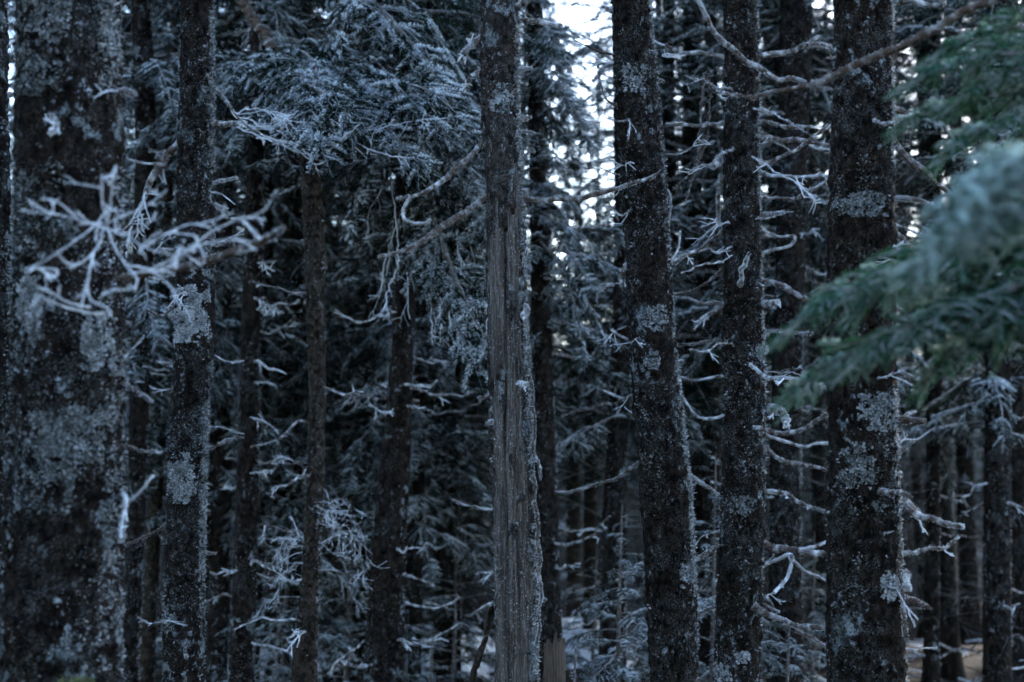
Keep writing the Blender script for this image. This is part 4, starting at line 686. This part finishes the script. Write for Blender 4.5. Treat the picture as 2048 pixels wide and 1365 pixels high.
# young spruces in the understory
def sapling(px, py, Y, H, label, seed, meshes=FINE):
    rg = np.random.default_rng(seed); p = at(px, py, Y); gz = float(ground_z(p[0], Y)); t = empty('young_spruce', (p[0], Y, gz)); tag(t, label, 'tree', 'young spruces in the understory')
    mb = MB(); P = np.stack([np.linspace(0, 0.05, 12), np.linspace(0, 0.03, 12), np.linspace(-0.1, H, 12)], 1); tube(mb, P, np.linspace(0.018, 0.004, 12), 7, 0.2, 0, 0.1, rg); mb.build('trunk', M['twig'], t)
    n = int(H * 30)
    for i in range(n):
        k = (i + 0.5) / n; z = 0.15 + (H - 0.2) * k; l = (0.62 * (1 - k) + 0.14) * rg.uniform(0.7, 1.2) * min(1, H / 1.3)
        o = link('bough', meshes[int(rg.integers(len(meshes)))], t); o.location = (0.05 * k, 0.03 * k, z); o.rotation_euler = (rg.normal(0, 0.25), rg.uniform(-0.35, 0.15), rg.uniform(0, 6.283)); o.scale = (l, l, l)
sapling(1225, 1080, 7.0, 1.35, 'young frosted spruce left of the leaning trunk at its foot', 1)
sapling(1130, 1300, 6.4, 0.75, 'small teal spruce at the foot of the grey snag', 2)
sapling(1560, 1300, 6.6, 0.85, 'young frosted spruce at the bottom beside the many-branched trunk', 3)
sapling(1415, 1000, 7.4, 1.6, 'young frosted spruce between the leaning trunk and the many-branched trunk', 4)
sapling(540, 1280, 8.0, 0.8, 'small frosted spruce at the bottom between the pale-patched trunk and bent stem', 5)
sapling(905, 1300, 9.4, 2.2, 'tall young frosted spruce in the gap between the flaring trunk and snag', 12)
sapling(690, 1300, 9.0, 2.1, 'tall young frosted spruce in the gap right of the bent stem', 13)
sapling(565, 1300, 9.3, 2.3, 'tall young frosted spruce in the gap left of the bent stem', 14)
sapling(850, 1300, 8.4, 0.6, 'tiny frosted spruce by the snow patch left of the snag', 6)

rg = np.random.default_rng(99)
for i, (px, Y, h, lab) in enumerate([(300, 9.5, 0.9, 'dim young spruce low between the thickest and pale-patched trunks'), (460, 10.5, 0.9, 'dim young spruce low beside the upright short-twigged trunk'), (690, 9.8, 0.7, 'low frosted spruce just right of the bent stem at the bottom'),
                                  (770, 11.0, 0.9, 'low frosted spruce behind the flaring trunk'), (1180, 9.4, 1.0, 'low frosted spruce between the snag and leaning trunk, behind the others'), (1300, 10.0, 1.0, 'low dim spruce behind the foot of the leaning trunk'), (1620, 9.6, 1.1, 'low dim spruce left of the foot of the stout trunk'),]): sapling(px, 1300, Y, h, lab, 800 + i)

# pale stump at the foot of the snag, snow lying between the trunks
def stump():
    rg = np.random.default_rng(61); p = at(1108, 1365, 6.7); g = float(ground_z(p[0], 6.7)); top = float(at(1108, 1302, 6.7)[2]); n, m = 40, 24; th = np.linspace(0, 2 * math.pi, n, endpoint=False); zs = np.linspace(g - 0.1, top, m)
    r = 0.052 * (1 + 0.5 * np.exp(-(zs - g) / 0.12)); Q = np.stack([np.cos(th)[None] * r[:, None], np.sin(th)[None] * r[:, None], np.broadcast_to(zs[:, None], (m, n))], -1)
    d = (fbm(Q * np.array([40, 40, 6]) + 9, 3, 4) - 0.5) * 0.02; Q[..., 0] += d * np.cos(th); Q[..., 1] += d * np.sin(th); Q[-1, :, 2] += rg.uniform(-0.02, 0.06, n) + 0.05 * np.cos(th + 1); Q[..., 0] += p[0]; Q[..., 1] += 6.7
    i, j = np.meshgrid(np.arange(m - 1), np.arange(n), indexing='ij'); jj = (j + 1) % n; loc = (p[0], 6.7, g); t = empty('tree_stump', loc); tag(t, 'short pale barkless stump at the bottom beside the grey snag', 'stump')
    b = NB('pale_stump_wood'); cw = b.coords((1, 1, 0.06)); gr = b.noise(cw, 160, 4, 0.7); b.bump(gr, 0.6, 0.006); mat = b.done(b.mix(b.ramp(gr, 0.3, 0.7), (0.04, 0.03, 0.024), (0.13, 0.10, 0.08)), 0.85)
    mb = MB(); mb.add(Q.reshape(-1, 3), np.stack([i * n + j, i * n + jj, (i + 1) * n + jj, (i + 1) * n + j], -1).reshape(-1, 4)); mb.build('stump_body', mat, t, loc, smooth=True)
    R = Q[-1]; c = R.mean(0) - np.array([0, 0, 0.006]); k = np.arange(n); mb = MB(); mb.add(np.vstack([R, c]), np.stack([k, (k + 1) % n, np.full(n, n)], 1)); mb.build('broken_top', mat, t, loc)
stump()
def snow_mound(x, y, rx, ry, h, label, seed):
    xs = np.linspace(-1, 1, 36); X, Y = np.meshgrid(xs, xs); r = np.sqrt(X ** 2 + Y ** 2); nz = fbm(np.stack([X * 2.2 + seed, Y * 2.2, 0 * X], -1), 4, seed)
    wx, wy = x + X * rx, y + Y * ry; Z = ground_z(wx, wy) + h * (sstep(1.0, 0.25, r + (nz - 0.5) * 0.9)) + 0.10 * (nz - 0.5) * sstep(1, 0.5, r) - 0.03
    n = 36; i, j = np.meshgrid(np.arange(n - 1), np.arange(n - 1), indexing='ij'); mb = MB(); mb.add(np.stack([wx, wy, Z], -1).reshape(-1, 3), np.stack([i * n + j, i * n + j + 1, (i + 1) * n + j + 1, (i + 1) * n + j], -1).reshape(-1, 4))
    o = mb.build('snow_mound', SNOW, None, smooth=True); o['kind'] = 'structure'; o['label'] = label
_b = NB('old_snow'); _co = _b.coords(rnd=False); _n = _b.noise(_co, 30, 4, 0.7); _b.bump(_n, 0.7, 0.03); SNOW = _b.done(_b.mix(_b.ramp(_b.noise(_co, 16, 5, 0.7), 0.52, 0.60), (0.78, 0.82, 0.88), (0.03, 0.024, 0.02)), 0.8)
snow_mound(-0.45, 11.2, 0.5, 1.0, 0.30, 'low snow mound between the trunks left of the grey snag', 3)
snow_mound(-1.75, 10.6, 0.5, 0.9, 0.24, 'snow patch low beside the thin bent stem', 5)
snow_mound(0.55, 11.8, 0.6, 1.0, 0.26, 'snow patch low right of the grey snag', 7)
